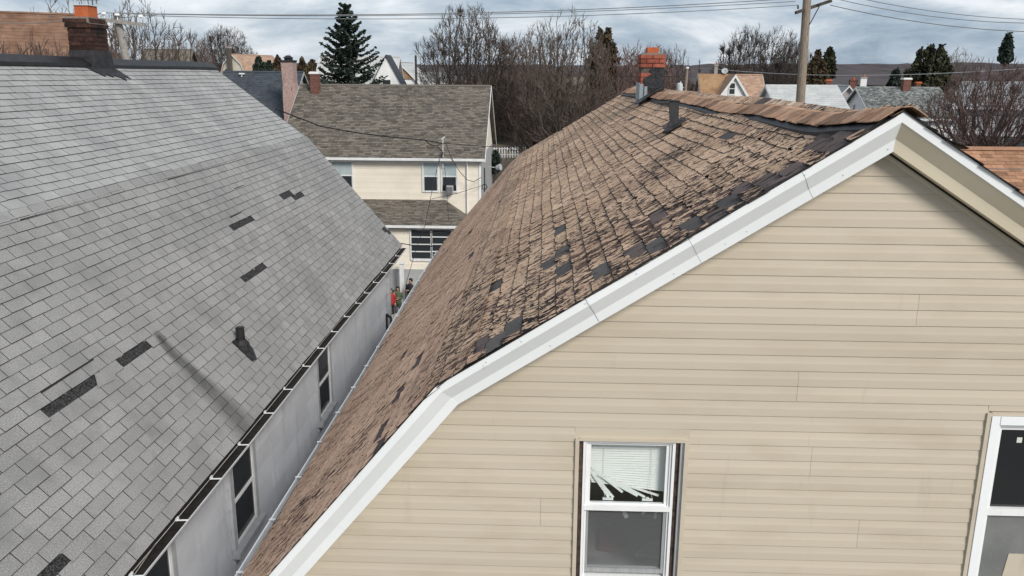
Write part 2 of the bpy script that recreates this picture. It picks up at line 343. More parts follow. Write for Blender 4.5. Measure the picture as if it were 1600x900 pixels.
# ------------------------------------------------------------------ shingle geometry
def simple_tab(wid, expo, thick, seed, gap=.005, lift=.0):
    """one three-tab shingle tab: x along the course, y down the slope (butt edge at 0), z out"""
    r = random.Random(seed); h = wid/2-gap/2; j = lambda a: r.uniform(-a, a)
    tp = -(expo+.02)
    z0 = .0015; zb = thick+.004+lift
    sl = r.uniform(.0012, .0058); c1_, c2_ = j(.0015), j(.0015)  # sl: black strip along the butt, worn cut edge plus painted course shadow
    a = [(-h+j(.001), tp, z0), (h+j(.001), tp, z0), (h, c1_-sl, zb), (-h, c2_-sl, zb), (h, c1_, zb-.001), (-h, c2_, zb-.001)]
    b = [(p[0], p[1], (p[2]-thick) if p[1] > -.05 else -.002) for p in (a[0], a[1], a[4], a[5])]
    v = a+b
    f = [(0, 1, 2, 3), (3, 2, 4, 5), (6, 7, 1, 0), (5, 4, 8, 9), (7, 8, 4, 2), (0, 3, 5, 9)]
    f = [(0, 1, 2, 3), (3, 2, 4, 5), (5, 4, 8, 9), (1, 7, 8, 2), (0, 3, 9, 6)]
    return v, f, [0, 1, 1, 1, 1], [r.random()]*5
def ragged_tab(wid, expo, thick, seed, gap=.006):
    """a worn tab: crumbling butt edge with curled corners, bites and splits"""
    r = random.Random(seed); h = wid/2-gap/2; n = 9; tp = -(expo+.02)
    xs = [-h+2*h*i/(n-1)+(r.uniform(-.008, .008) if 0 < i < n-1 else r.uniform(-.003, .003)) for i in range(n)]
    rag = r.choice([.002, .003, .004, .009])
    bot = []; zz = []
    for i, x in enumerate(xs):
        y = -abs(r.gauss(0, rag))
        if r.random() < .07: y -= r.uniform(.01, .035)
        if i in (0, n-1) and r.random() < .6: y -= r.uniform(.003, .012)
        bot.append(y); zz.append(thick+.003+abs(r.gauss(0, .0012))+(r.uniform(0, .007) if i in (0, n-1) and r.random() < .25 else 0)+(r.uniform(0, .008) if r.random() < .05 else 0))
    v = []
    for x in xs: v.append((x, tp, .0015))
    for i, x in enumerate(xs): v.append((x+r.uniform(-.002, .002), -expo*.45+r.uniform(-.01, .01), .003+.3*zz[i]))
    for i, x in enumerate(xs): v.append((x, bot[i], zz[i]))
    for i, x in enumerate(xs): v.append((x, bot[i]-.001, zz[i]-thick))
    for i, x in enumerate(xs): v.append((x, bot[i]-r.uniform(.004, .009), zz[i]+.0006))
    f = []; m = []
    for i in range(n-1): f.append((i, i+1, n+i+1, n+i)); m.append(0)
    for i in range(n-1): f.append((n+i, n+i+1, 4*n+i+1, 4*n+i)); m.append(0)
    for i in range(n-1): f.append((4*n+i, 4*n+i+1, 2*n+i+1, 2*n+i)); m.append(1)  # black butt strip: course shadow painted in with the worn edge
    for i in range(n-1): f.append((2*n+i, 2*n+i+1, 3*n+i+1, 3*n+i)); m.append(1)
    f.append((0, n, 2*n, 3*n)); m.append(1); f.append((n-1, 4*n-1, 3*n-1, 2*n-1)); m.append(1)
    t = r.random()
    return v, f, m, [t]*len(f)
def make_variants(fn, n, mats, name, *a):
    out_ = []
    for k in range(n):
        v, f, m, t = fn(*a, 100+k)
        me = bpy.data.meshes.new(name); me.from_pydata(v, [], f)
        for q in mats: me.materials.append(q)
        me.polygons.foreach_set('material_index', m)
        at_ = me.attributes.new('tint', 'FLOAT', 'FACE'); at_.data.foreach_set('value', t); me.update()
        out_.append((me, np.array(v), f, m, t))
    return out_
def visible(p, marg=40):
    q = np.array([p[0], p[1], p[2]-ZC]); z = q@FW
    if z < .5: return False
    u = 800+FPX*(q@R2)/z; w = 450+FPX*(q@D2)/z
    return -marg < u < 1600+marg and -marg < w < 900+marg
def lay(parent, top, slope, us, y_rng, edges, tabw, phase, variants, special=None, name='shingle', maxn=300, field='shingle_field', skip=None, wob=0., vis=True, seed=1, bulge=None):
    """courses down a slope. top=(x,z) world, slope=(ex,ez), us=+1/-1: direction of the tab x axis along y; edges: butt positions down the slope"""
    rr = random.Random(seed)
    ex, ez = slope; es = Vector((ex, 0, ez)); uy = Vector((0, us, 0)); n = uy.cross(es)
    items = []
    for k, s in enumerate(edges):
        off = phase+(tabw/2 if k % 2 else 0)+rr.uniform(-.006, .006)
        c0 = math.floor((y_rng[0]-off)/tabw); y = off+(c0+.5)*tabw
        dsc = rr.uniform(-.0015, .0015)
        ph1, ph2 = rr.uniform(0, 6.3), rr.uniform(0, 6.3)
        while y < y_rng[1]+tabw*.5:
            ya, yb = max(y-tabw/2, y_rng[0]), min(y+tabw/2, y_rng[1])
            if yb-ya > .04:
                ww = (yb-ya)/tabw; yc = (ya+yb)/2
                sp = special(k, s, yc) if special else None
                if sp != 'gone':
                    dz = (bulge(s, yc) if bulge else 0)
                    wv = wob*(math.sin(yc*1.3+ph1)+.6*math.sin(yc*2.9+ph2))
                    pos = Vector((top[0], yc, top[1]))+es*(s+dsc+wv)+n*dz
                    items.append((pos, ww, sp, rr.randrange(10**6)))
            y += tabw
    def M(pos, ww, tw):
        m = Matrix.Identity(4)
        e2 = (es+uy*tw).normalized(); u2 = (uy-es*tw).normalized()
        for i in range(3): m[i][0] = u2[i]*ww; m[i][1] = e2[i]; m[i][2] = n[i]; m[i][3] = pos[i]
        return m
    items.sort(key=lambda q: (q[0].x**2+q[0].y**2+(q[0].z-ZC)**2) + (0 if (visible(q[0]) or not vis) else 1e6))
    V = []; Fa = []; Mi = []; Ti = []; nb = 0
    for i, (pos, ww, sp, sd_) in enumerate(items):
        pool = variants[sp] if sp else variants[None]
        me, v, f, mi, ti = pool[sd_ % len(pool)]
        mm = M(pos, ww, (sd_ % 97-48)/48*.006)
        if i < maxn and visible(pos, 60): placed(name, me, mm, parent)
        else:
            A = np.array([[mm[r_][c_] for c_ in range(4)] for r_ in range(3)])
            V.append(v@A[:, :3].T+A[:, 3])
            for fc in f:
                Fa.append([q+nb for q in (fc if len(fc) == 4 else (*fc, fc[-1]))])
            Mi += mi; Ti += ti; nb += len(v)
    if V:
        mats = [m_ for m_ in variants[None][0][0].materials]
        # special pieces carry other materials: keep them apart by slot
        mesh_np(field, np.concatenate(V), Fa, mats, parent, Ti, Mi, 'stuff')

def slab(mb, top, bot, y0, y1, th, tint=.5):
    (x0, z0), (x1, z1) = top, bot
    d = np.array([x1-x0, z1-z0]); d /= np.linalg.norm(d); n = np.array([-d[1], d[0]])
    if n[1] < 0: n = -n
    a = [(x0, z0), (x1, z1), (x1-n[0]*th, z1-n[1]*th), (x0-n[0]*th, z0-n[1]*th)]
    mb.prism([(x, y0, z) for x, z in a], (0, y1-y0, 0), tint)

# ================================================================== ground and setting
def gh(x, y):
    t = min(max((y-62)/130, 0), 1)
    return t*10*(.85+.15*math.sin(x*.05+1))
def build_ground():
    xs = [-4000, -1500, -500, -250]+list(np.arange(-160, 161, 8))+[250, 500, 1500, 4000]
    ys = [-60, -20, 0, 20, 40]+list(np.arange(50, 220, 6))+[260, 400, 800, 1500, 3000, 5000]
    v = [(x, y, gh(x, y)+(.35*math.sin(x*.31)*math.sin(y*.23) if y > 66 and abs(x) < 200 and y < 230 else 0)) for y in ys for x in xs]
    n = len(xs); f = [(j*n+i, j*n+i+1, (j+1)*n+i+1, (j+1)*n+i) for j in range(len(ys)-1) for i in range(n-1)]
    mesh_np('ground', v, f, MT['ground'], None, kind='structure', smooth=True)
    for nm, a, b, mtn in (('street', (-60, 34.0, .004), (60, 42.6, .012), 'asphalt'), ('alley_path', (-3.4, 4, .004), (-2.6, 33.0, .03), 'concrete')):
        mb = MB(); mb.box(a, b); tag(mb.build(nm, MT[mtn]), kind='structure')
    mb = MB()
    mb.box((-40, 33.2, .004), (40, 34.0, .14)); mb.box((-40, 42.6, .004), (40, 44.9, .14)); tag(mb.build('pavement', MT['concrete']), kind='structure')
    # far wooded ridge
    rg = np.random.RandomState(3)
    xs = np.arange(-2400, 2401, 12.); prof = np.zeros(len(xs))
    for k, (wl, a) in enumerate(((2600, 6), (900, 2.2), (310, .9), (90, .35))): prof += a*np.sin(xs/wl*6.283+rg.rand()*6.3)
    base = ZC+17.0+prof*.45+xs*.010
    rows = []; yy = [335, 500, 700, 800, 900, 1000, 1080, 1160, 1230, 1290, 1400]
    hh = [10.06, 10.6, 11.2, 11.6, 12, .35, .62, .82, .94, 1, .95]
    v = []
    for y, h in zip(yy, hh):
        for i, x in enumerate(xs):
            z = h if h > 1.5 else 12+(base[i]-12)*h
            v.append((x+rg.uniform(-5, 5), y+rg.uniform(-14, 14), z+(rg.uniform(-1.6, 2.4) if h <= 1 else 0)))
    n = len(xs); f = [(j*n+i, j*n+i+1, (j+1)*n+i+1, (j+1)*n+i) for j in range(len(yy)-1) for i in range(n-1)]
    mesh_np('hills', v, f, MT['hill'], None, kind='structure')
build_ground()

# ================================================================== the grey-roofed house on the left
def build_gray_house():
    H = empty('gray_roofed_house', (-7.76, 11, 0), 'near house on the left with pale grey gambrel shingle roof missing several tabs', 'house', 'steep roofed houses')
    rT, rB, rE = (-7.762, .196+ZC), (-5.527, -1.488+ZC), (-3.389, -4.002+ZC)
    Y0, Y1 = 2.6, 20.0
    mb = MB(); slab(mb, rT, rB, Y0, Y1, .10); slab(mb, rB, rE, Y0, Y1, .10)
    # far slopes beyond the ridge
    slab(mb, rT, (-9.997, rB[1]), Y0, Y1, .10); slab(mb, (-9.997, rB[1]), (-12.13, rE[1]), Y0, Y1, .10)
    roof = mb.build('roof', MT['gray_exposed'], H)
    def sp(k, s, y):
        if sp.lower:
            if k == 15 and (6.76 < y < 7.62 or 7.9 < y < 8.7 or 11.66 < y < 12.6): return 'gone'
            if k == 9 and 12.7 < y < 13.7: return 'gone'
            if k == 9 and 15.9 < y < 16.6: return 'gone'
            if k == 8 and 15.7 < y < 16.3: return 'brown'
            if k == 23 and (4.95 < y < 5.75 or 19.75 < y < 20): return 'gone'
            if k == 22 and 19.6 < y < 19.9: return 'brown'
        return None
    V = {None: make_variants(lambda w, e_, t_, s_: simple_tab(w, e_, t_, s_, gap=.009), 14, [MT['gray_sh'], MT['black_edge'], MT['gray_exposed']], 'shingle', .333, .1257, .0065)}
    def dark_tab(w, e_, t_, s_):
        v, f, m, t = simple_tab(w, e_, t_, s_); return v, f, [2]+m[1:], t
    V['brown'] = make_variants(dark_tab, 2, [MT['gray_sh'], MT['black_edge'], MT['gray_exposed']], 'shingle', .333, .1257, .002)
    def bul(s, y): return .012*math.sin(y*.9+s)+.008*math.sin(y*2.1+2*s)
    d = (.648, -.762); eL = [.411+(k-3)*.1257 for k in range(0, 27)]
    sp.lower = True
    lay(roof, rB, d, -1, (Y0, Y1), [s for s in eL if s > .02], .333, 5.2325, V, sp, wob=.003, bulge=lambda s, y: 0, seed=3, maxn=300)
    sp.lower = False
    VU = {None: make_variants(lambda w, e_, t_, s_: simple_tab(w, e_, t_, s_, gap=.009), 14, [MT['gray_up_lit'], MT['black_edge']], 'shingle', .333, .1257, .0065), 'brown': V['brown']}
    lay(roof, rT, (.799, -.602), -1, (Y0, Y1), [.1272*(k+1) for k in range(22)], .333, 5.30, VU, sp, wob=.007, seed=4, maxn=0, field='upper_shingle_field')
    # lifted strip of shingles over the bend (a dark slot beneath), loose flap beside the gap
    def lowpt(s, y, w=0.): return np.array([rB[0]+d[0]*s+.762*w, y, rB[1]+d[1]*s+.648*w])
    mb = MB()
    a, b, c, e_ = lowpt(1.80, 7.62, .02), lowpt(1.835, 7.98, .03), lowpt(1.955, 7.80, .012), lowpt(1.93, 7.52, .010)
    mb.prism([a, b, c, e_], (.004, 0, .003)); tag(mb.build('torn_flap', [MT['gray_sh']], roof), 'torn shingle corner folded over the gap')
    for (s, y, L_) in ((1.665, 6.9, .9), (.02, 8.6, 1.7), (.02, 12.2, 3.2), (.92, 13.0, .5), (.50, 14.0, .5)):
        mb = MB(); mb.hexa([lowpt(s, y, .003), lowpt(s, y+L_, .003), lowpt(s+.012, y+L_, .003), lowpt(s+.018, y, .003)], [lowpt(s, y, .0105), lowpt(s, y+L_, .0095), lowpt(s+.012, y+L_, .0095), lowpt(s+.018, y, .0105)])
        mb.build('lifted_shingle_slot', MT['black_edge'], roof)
    rm = random.Random(41)
    for (k_, ya, yb) in ((15, 6.76, 7.62), (15, 7.9, 8.7), (15, 11.66, 12.6), (9, 12.7, 13.7), (23, 4.95, 5.75), (9, 15.8, 16.5)):
        se = eL[k_]
        for i in range(3):
            y_ = rm.choice([ya, yb])+rm.uniform(-.02, .02) if i else rm.uniform(ya+.15, yb-.15); up_ = i != 1; w_ = rm.uniform(.03, .07); h_ = rm.uniform(.012, .035)
            s0 = (se-.128) if up_ else se-.004; sg = 1 if up_ else -1
            q = MB(); q.prism([lowpt(s0, y_-w_, .003), lowpt(s0+sg*h_*.6, y_-w_*.4, .003), lowpt(s0+sg*h_, y_+w_*.1, .003), lowpt(s0+sg*h_*.45, y_+w_*.5, .003), lowpt(s0, y_+w_, .003)], (.003, 0, .0025)); q.build('shingle_remnant', MT['gray_sh'], roof)
    # black ridge strip
    mb = MB(); segs = np.linspace(Y0, Y1+.05, 24); pv = None
    def ringr(y):
        w = .018*math.sin(y*1.1); z = rT[1]+.012+w*.4
        return [(rT[0]-.19, y, z-.10), (rT[0]-.19, y, z-.075), (rT[0], y, z+.055), (rT[0]+.16, y, z-.055), (rT[0]+.165, y, z-.105), (rT[0], y, z+.01)]
    mb.loft([ringr(y) for y in segs]); mb.build('ridge_cap', MT['cap_black'], H)
    # walls
    mb = MB(); xe = -3.58; gable = [(-11.9, 0), (xe, 0), (xe, rE[1]+.02), (rB[0], rB[1]-.16), (rT[0], rT[1]-.16), (-9.997, rB[1]-.16), (-11.9, rE[1]+.02)]
    mb.prism([(x, Y0+.25, z) for x, z in gable], (0, 19.0-Y0-.25, 0)); wall = mb.build('wall', MT['pale_wall'], H)
    # wide cement boards
    wins = [(3.9, 4.75), (7.02-.95, 7.16), (8.80, 9.50), (12.62, 13.35)]
    rr = random.Random(5); rowh = .262; z = rE[1]-.10; ri = 0
    while z > 5.6:
        cuts = sorted([Y0+.3+((ri % 2)*.6)+1.22*i for i in range(15)])
        segs = list(zip([Y0+.25]+cuts, cuts+[18.98]))
        for a, b in segs:
            b = min(b, 18.98)
            if b-a < .05: continue
            spans = [(a, b)]
            for (w0, w1) in wins:
                if z-rowh < -4.33+ZC and z > -5.52+ZC:
                    ns = []
                    for (p, q) in spans:
                        if q <= w0-.08 or p >= w1+.08: ns.append((p, q)); continue
                        if p < w0-.08: ns.append((p, w0-.08))
                        if q > w1+.08: ns.append((w1+.08, q))
                    spans = ns
            for p, q in spans:
                if q-p < .04: continue
                m2 = MB(); t_ = rr.random(); o_ = rr.uniform(0, .002)
                m2.add([(xe, p+.002, z), (xe, q-.002, z), (xe+.006+o_, q-.002, z), (xe+.006+o_, p+.002, z), (xe, p+.002, z-rowh), (xe, q-.002, z-rowh), (xe+.020+o_, q-.002, z-rowh+.002), (xe+.020+o_, p+.002, z-rowh+.002)],
                       [(0, 1, 2, 3), (7, 6, 5, 4), (0, 4, 5, 1), (1, 5, 6, 2), (2, 6, 7, 3), (3, 7, 4, 0)], t_)
                m2.build('siding_board', MT['pale_wall'], wall)
        z -= rowh; ri += 1
    # windows along the side wall
    for (w0, w1) in wins:
        zt, zb = -4.30+ZC, -5.42+ZC; X = xe+.014
        f = MB()
        for a, b in (((X, w0-.09, zb-.02), (X+.035, w0, zt+.09)), ((X, w1, zb-.02), (X+.035, w1+.09, zt+.09)), ((X, w0, zt), (X+.035, w1, zt+.09))): f.box(a, b)
        fo = f.build('window', MT['gray_trim'], H)
        s_ = MB(); zm = (zt+zb)/2
        for a, b in (((X+.001, w0, zm-.02), (X+.026, w1, zm+.02)), ((X+.001, w0, zb), (X+.024, w0+.035, zt)), ((X+.001, w1-.035, zb), (X+.024, w1, zt)), ((X+.001, w0+.035, zt-.035), (X+.022, w1-.035, zt)), ((X+.001, w0+.035, zb), (X+.022, w1-.035, zb+.045))): s_.box(a, b)
        s_.build('sash', MT['white_paint'], fo)
        for za, zz in ((zb+.045, zm-.02), (zm+.02, zt-.035)):
            p_ = MB(); p_.box((X, w0+.035, za), (X+.012, w1-.035, zz)); p_.build('pane', MT['glass_dark'], fo)
        si = MB(); si.box((X, w0-.13, zb-.09), (X+.10, w1+.13, zb-.02)); si.box((X, w0-.09, zb-.20), (X+.02, w1+.09, zb-.09)); si.build('sill', MT['gray_trim'], fo)
    # gutter
    g = MB(); ys = np.linspace(Y0, Y1+.06, 30)
    def ring(y):
        wx = .006*math.sin(y*.8); wz = .012*math.sin(y*.55+1)
        xc, zt, r_ = -3.352+wx, -4.075+ZC+wz, .062
        o_ = [(xc+r_*math.cos(a), y, zt+r_*math.sin(a)) for a in np.linspace(0, -math.pi, 9)]
        i_ = [(xc+(r_-.006)*math.cos(a), y, zt+(r_-.006)*math.sin(a)) for a in np.linspace(-math.pi, 0, 9)]
        return o_+i_[:-1]+[(xc+r_-.008, y, zt+.004), (xc+r_+.001, y, zt+.005)]
    g.loft([ring(y) for y in ys]); gut = g.build('gutter', MT['white_paint'], H)
    ln = MB()
    ln.loft([[(-3.352+.006*math.sin(y*.8)+.0545*math.cos(a), y, -4.075+ZC+.012*math.sin(y*.55+1)+.001+.0545*math.sin(a)) for a in np.linspace(0, -math.pi, 9)] for y in ys], False); ln.build('dark_liner', MT['gutter_in'], gut, fixn=False)  # near-black lining that colours the inside of the trough
    db = MB()
    def ring2(y):
        r_ = random.Random(int(y*50)); zt = -4.075+ZC+.012*math.sin(y*.55+1)-.034+r_.uniform(-.005, .005); wx = .006*math.sin(y*.8)
        return [(-3.402+wx, y, zt+.010), (-3.38+wx, y, zt+.004), (-3.335+wx, y, zt+.000), (-3.300+wx, y, zt+.004), (-3.31+wx, y, zt-.010), (-3.38+wx, y, zt-.012)]
    db.loft([ring2(y) for y in np.linspace(Y0, Y1, 160)]); db.build('gutter_debris', MT['gutter_in'], gut)
    fb = MB(); fb.box((-3.47, Y0, -4.20+ZC), (-3.424, Y1, -4.05+ZC)); fb.build('fascia', MT['black_edge'], H)
    for y in np.arange(3.6, 19.8, .86):
        hm = MB(); y += random.uniform(-.06, .06); wz = .012*math.sin(y*.55+1); wx = .006*math.sin(y*.8)
        hm.obox((-3.345+wx, y, -4.064+ZC+wz), (1, .12, -.02), (-.12, 1, 0), (0, 0, 1), (.062, .009, .003)); hm.box((-3.40, y-.02, -4.066+ZC+wz), (-3.385, y+.03, -4.04+ZC+wz)); hm.build('gutter_hanger', MT['white_al'], gut)
    # sagging wire over gutter debris near camera
    wm = MB(); wm.path([(-3.40, 4.2, -4.07+ZC), (-3.36, 5.0, -4.06+ZC), (-3.33, 5.8, -4.055+ZC), (-3.39, 6.6, -4.05+ZC)], .004); wm.build('stray_wire', MT['wood_gray'], gut)
    # downspout and corner board at the far end
    dm = MB(); dm.box((-3.56, 18.70, 0.1), (-3.47, 18.78, -4.30+ZC)); dm.tube((-3.51, 18.74, -4.32+ZC), (-3.36, 18.9, -4.15+ZC), .04); dm.build('downspout', MT['gray_trim'], H)
    cb_ = MB(); cb_.box((-3.60, 18.88, 0.0), (-3.555, 19.03, -4.22+ZC)); cb_.build('corner_board', MT['gray_trim'], H)
    # far rake trim
    fr = MB()
    for a, b in ((rT, rB), (rB, rE)):
        fr.prism([(a[0], Y1+.002, a[1]-.01), (b[0], Y1+.002, b[1]-.01), (b[0], Y1+.002, b[1]-.13), (a[0], Y1+.002, a[1]-.13)], (0, .022, 0))
    fr.build('rake_trim', MT['white_paint'], H)
    # chimney with stepped crown, bricks and tarred skirt
    C = MB(); x0, x1, y0, y1 = -7.97, -7.57, 14.40, 14.96; zb = rT[1]-.6; zt = ZC+.90
    C.box((x0+.012, y0+.012, zb), (x1-.012, y1-.012, zt-.005)); ch = C.build('chimney', MT['mortar_dark'], H)
    rr = random.Random(11); nb = 0
    def wall_bricks(x0, x1, y0, y1, z0, z1, m_, parent, bl=.205, bh=.062, gapm=.010, prob=lambda z: 1.):
        z = z0; k = 0
        while z+bh <= z1+.001:
            for face in range(4):
                L_ = (x1-x0) if face in (0, 2) else (y1-y0)
                u = -(bl/2 if k % 2 else 0)
                while u < L_-.02:
                    a = max(u, 0)+gapm/2; b = min(u+bl, L_)-gapm/2; u += bl+gapm*0
                    if b-a < .03: continue
                    pr = rr.uniform(.0, .004); q = MB(); t_ = rr.random()
                    if face == 0: q.box((x0+a, y0-pr, z), (x0+b, y0+.05, z+bh), t_)
                    elif face == 2: q.box((x0+a, y1-.05, z), (x0+b, y1+pr, z+bh), t_)
                    elif face == 1: q.box((x1-.05, y0+.052 if a < .02 else y0+a, z+.0006), (x1+pr, y0+b if b < L_-.06 else y1-.052, z+bh-.0006), t_)
                    else: q.box((x0-pr, y0+.052 if a < .02 else y0+a, z+.0006), (x0+.05, y0+b if b < L_-.06 else y1-.052, z+bh-.0006), t_)
                    q.build('brick', m_, parent)
            z += bh+gapm; k += 1
    globals()['wall_bricks'] = wall_bricks
    wall_bricks(x0, x1, y0, y1, zt-.59, zt-.16, MT['brick_dark'], ch)
    wall_bricks(x0-.025, x1+.025, y0-.025, y1+.025, zt-.155, zt-.08, MT['brick_dark'], ch)
    wall_bricks(x0-.04, x1+.01, y0-.04, y1+.01, zt-.078, zt, MT['brick_dark'], ch)
    q = MB(); q.box((x0-.01, y0-.01, zt-.15), (x1+.01, y1+.01, zt-.082)); q.box((x0-.03, y0-.03, zt-.080), (x1-.01, y1, zt-.003)); q.box((x0-.03, y0-.03, zt-.003), (x1+.0, y1, zt+.012)); q.build('crown', MT['mortar'], ch)
    fl = MB(); xf = -7.755
    fl.box((xf-.12, 14.52, zt+.01), (xf+.12, 14.82, zt+.20)); fl.build('clay_flue', MT['clay'], ch)
    fc = MB(); fc.box((xf-.14, 14.50, zt+.202), (xf+.14, 14.84, zt+.215))
    for dx in (-.13, -.04, .04, .11): fc.box((xf+dx, 14.505, zt+.215), (xf+dx+.018, 14.52, zt+.31)); fc.box((xf+dx, 14.82, zt+.215), (xf+dx+.018, 14.835, zt+.31))
    fc.box((xf-.17, 14.47, zt+.31), (xf+.17, 14.87, zt+.33)); fc.build('chimney_cap', MT['metal_gray'], ch)
    sk = MB(); zs = rT[1]
    def skr(g_, z, jj):
        r_ = random.Random(jj); return [(x0-g_*.4, y0-g_, z), (x1+g_*1.2, y0-g_, z-(.75*(g_+.20) if jj > 2 else 0)), (x1+g_*1.2, y1+g_, z-(.75*(g_+.20) if jj > 2 else 0)), (x0-g_*.4, y1+g_, z)]
    sk.loft([skr(.012, zt-.52, 1), skr(.022, zt-.62, 2), skr(.035, zs+.06, 3), skr(.075, zs+.02, 4), skr(.08, zs-.06, 5)]); sk.build('tarred_skirt', MT['flash_gray'], ch)
    def upt(s, y, w=.0): return np.array([rT[0]+.799*s+.602*w, y, rT[1]-.602*s+.799*w])
    tj = MB(); r_ = random.Random(2)
    pts = [(.05, 14.22), (.16, 14.16), (.30, 14.28), (.43, 14.42), (.37, 14.52), (.45, 14.66), (.40, 14.78), (.54, 14.98), (.43, 15.06), (.50, 15.2), (.30, 15.16), (.05, 15.1)]
    tj.prism([upt(s, y, .010) for s, y in pts], (.009, 0, .012)); tj.build('tar_patch', MT['tar'], ch)
    # plumbing vent
    vp = lowpt(2.55, 10.30)
    v = MB(); v.tube(vp+[0, 0, -.05], vp+[-.01, 0, .26], .055, .055, 14); v.tube(vp+[-.01, 0, .262], vp+[-.01, 0, .266], .045, .045, 14); pv = v.build('vent_pipe', MT['pipe'], H, smooth=False)
    c = MB(); c.loft([[vp+np.array([r_*math.cos(t_), r_*1.0*math.sin(t_), z]) for t_ in np.linspace(0, 2*math.pi, 13)[:-1]] for r_, z in ((.105, -.06), (.10, .04), (.075, .075), (.058, .10))])
    c.prism([lowpt(2.42, 10.16, .012), lowpt(2.78, 10.20, .014), lowpt(2.80, 10.33, .014), lowpt(2.66, 10.46, .012), lowpt(2.42, 10.46, .012)], (.006, 0, .006)); c.build('pipe_boot', MT['tar'], pv)
build_gray_house()

# ================================================================== the tan-sided house
def build_tan_house():
    PX, PZ = 1.996, -.172+ZC; BX, BZ = -.64, -1.848+ZC; EX, EZ = -2.44, -4.00+ZC
    W0, WW = 4.85, 5.05; Y1 = 20.0
    H = empty('tan_sided_house', (PX, 12, 0), 'nearest house with tan vinyl gable wall and worn cracked brown shingles', 'house', 'steep roofed houses')
    rBX, rEX = 2*PX-BX, 2*PX-EX
    mb = MB(); Yf = W0+.12; dn_ = .024
    slab(mb, (PX, PZ-dn_-.095), (BX+.17, BZ-dn_+.108), Yf, Y1, .07); slab(mb, (BX+.17, BZ-dn_+.108), (BX-.13, BZ-dn_-.153), Yf, Y1, .07); slab(mb, (BX-.13, BZ-dn_-.153), (EX, EZ-dn_), Yf, Y1, .07); slab(mb, (PX, PZ-dn_-.095), (rBX, BZ-dn_), Yf, Y1, .07); slab(mb, (rBX, BZ-dn_), (rEX, EZ-dn_), Yf, Y1, .07)
    roof = mb.build('roof', MT['tan_under'], H)
    rag = lambda w, e_, t_, s_: ragged_tab(w, e_, t_, s_)
    simp = lambda w, e_, t_, s_: simple_tab(w, e_, t_, s_)
    V = {None: make_variants(rag, 30, [MT['tan_sh'], MT['black_edge'], MT['tan_exposed'], MT['tan_brown']], 'shingle', .333, .128, .0055)}
    def flat(slot):
        def f(w, e_, t_, s_):
            v, f_, m, t = ragged_tab(w, e_, .002, s_); v = [(a, b, min(c, .004)) for a, b, c in v]
            return v, f_, [slot if k == 0 else 1 for k in m], t
        return f
    mats = [MT['tan_sh'], MT['black_edge'], MT['tan_exposed'], MT['tan_brown']]
    V['gray'] = make_variants(flat(2), 5, mats, 'shingle', .333, .128, .004)
    V['brown'] = make_variants(flat(3), 5, mats, 'shingle', .333, .128, .004)
    holes = [(2.25, 6.60, .08, .18), (2.243, 5.92, .08, .18), (1.88, 5.32, .08, .2), (1.99, 5.20, .07, .12), (1.574, 5.15, .08, .2), (1.30, 5.13, .08, .2), (.544, 7.50, .07, .14), (2.51, 5.27, .08, .2), (2.65, 5.13, .08, .2), (1.0, 5.06, .08, .2), (2.15, 7.6, .07, .17)]
    brown = [(.30, 5.36, .07, .34), (.44, 5.1, .07, .3), (.60, 4.98, .07, .22), (.17, 4.98, .08, .2), (.75, 5.0, .06, .2), (.85, 5.3, .06, .17), (1.12, 4.98, .06, .17)]
    rr = random.Random(21)
    def sp(k, s, y):
        sc_ = s-.064
        for (a, b, da, db_) in holes:
            if abs(sc_-a) < .066 and abs(y-b) < .155: return 'gray'
        for (a, b, da, db_) in brown:
            if abs(sc_-a) < da and abs(y-b) < db_: return 'brown'
        if rr.random() < (.035 if y < 6.2 else .008 if y < 11 else .003): return rr.choice(['gray', 'brown', 'brown', 'brown'])
        return None
    d = (-.844, -.537); dl = ((EX-BX)/2.84, (EZ-BZ)/2.84); Ll = math.hypot(EX-BX, EZ-BZ); dl = ((EX-BX)/Ll, (EZ-BZ)/Ll)
    sagf = lambda y: min(max((y-4.84)/.95, 0), 1)
    bul = lambda s, y: -.075*sagf(y)*max(0, 1-s/3.1)+.001+.008*math.sin(y*1.7+s*2)+.004*math.sin(y*.9-s*3)
    lay(roof, (PX, PZ), d, 1, (W0-.015, Y1), [.075+.128*k for k in range(23)], .333, 4.96, V, sp, wob=.006, seed=8, maxn=300, bulge=bul)
    def spl(k, s, y):
        if k in (3, 4) and 4.9 < y < 6.6 and rr.random() < .25: return 'brown'
        return 'brown' if rr.random() < .008 else None
    VL = {None: make_variants(rag, 24, [MT['tan_low'], MT['black_edge'], MT['tan_exposed'], MT['tan_brown']], 'shingle', .333, .128, .0045), 'brown': V['brown']}
    pU = np.array([PX+d[0]*(math.hypot(PX-BX, PZ-BZ)-.20), PZ+d[1]*(math.hypot(PX-BX, PZ-BZ)-.20)]); pL = np.array([BX+dl[0]*.20, BZ+dl[1]*.20]); dm_ = pL-pU; Lm = np.linalg.norm(dm_); dm_ /= Lm
    VM = {None: make_variants(rag, 10, [MT['tan_sh'], MT['black_edge'], MT['tan_exposed'], MT['tan_brown']], 'shingle', .333, .128, .004)}
    lay(roof, tuple(pU), tuple(dm_), 1, (W0-.015, Y1), [.072, .200, .328], .333, 4.93, VM, None, wob=.004, seed=19, maxn=0, field='bend_shingle_field', bulge=lambda s, y: .012*math.sin(math.pi*min(max(s/Lm, 0), 1)))
    lay(roof, (BX, BZ), dl, 1, (W0-.015, Y1), [.25+.128*k for k in range(int((Ll-.20)/.128))], .333, 4.88, VL, spl, wob=.006, seed=9, maxn=0, field='lower_shingle_field', bulge=lambda s, y: .006*math.sin(y*1.7+s*2))
    VS = {None: make_variants(simp, 6, [MT['tan_sh'], MT['black_edge']], 'shingle', .333, .128, .006)}
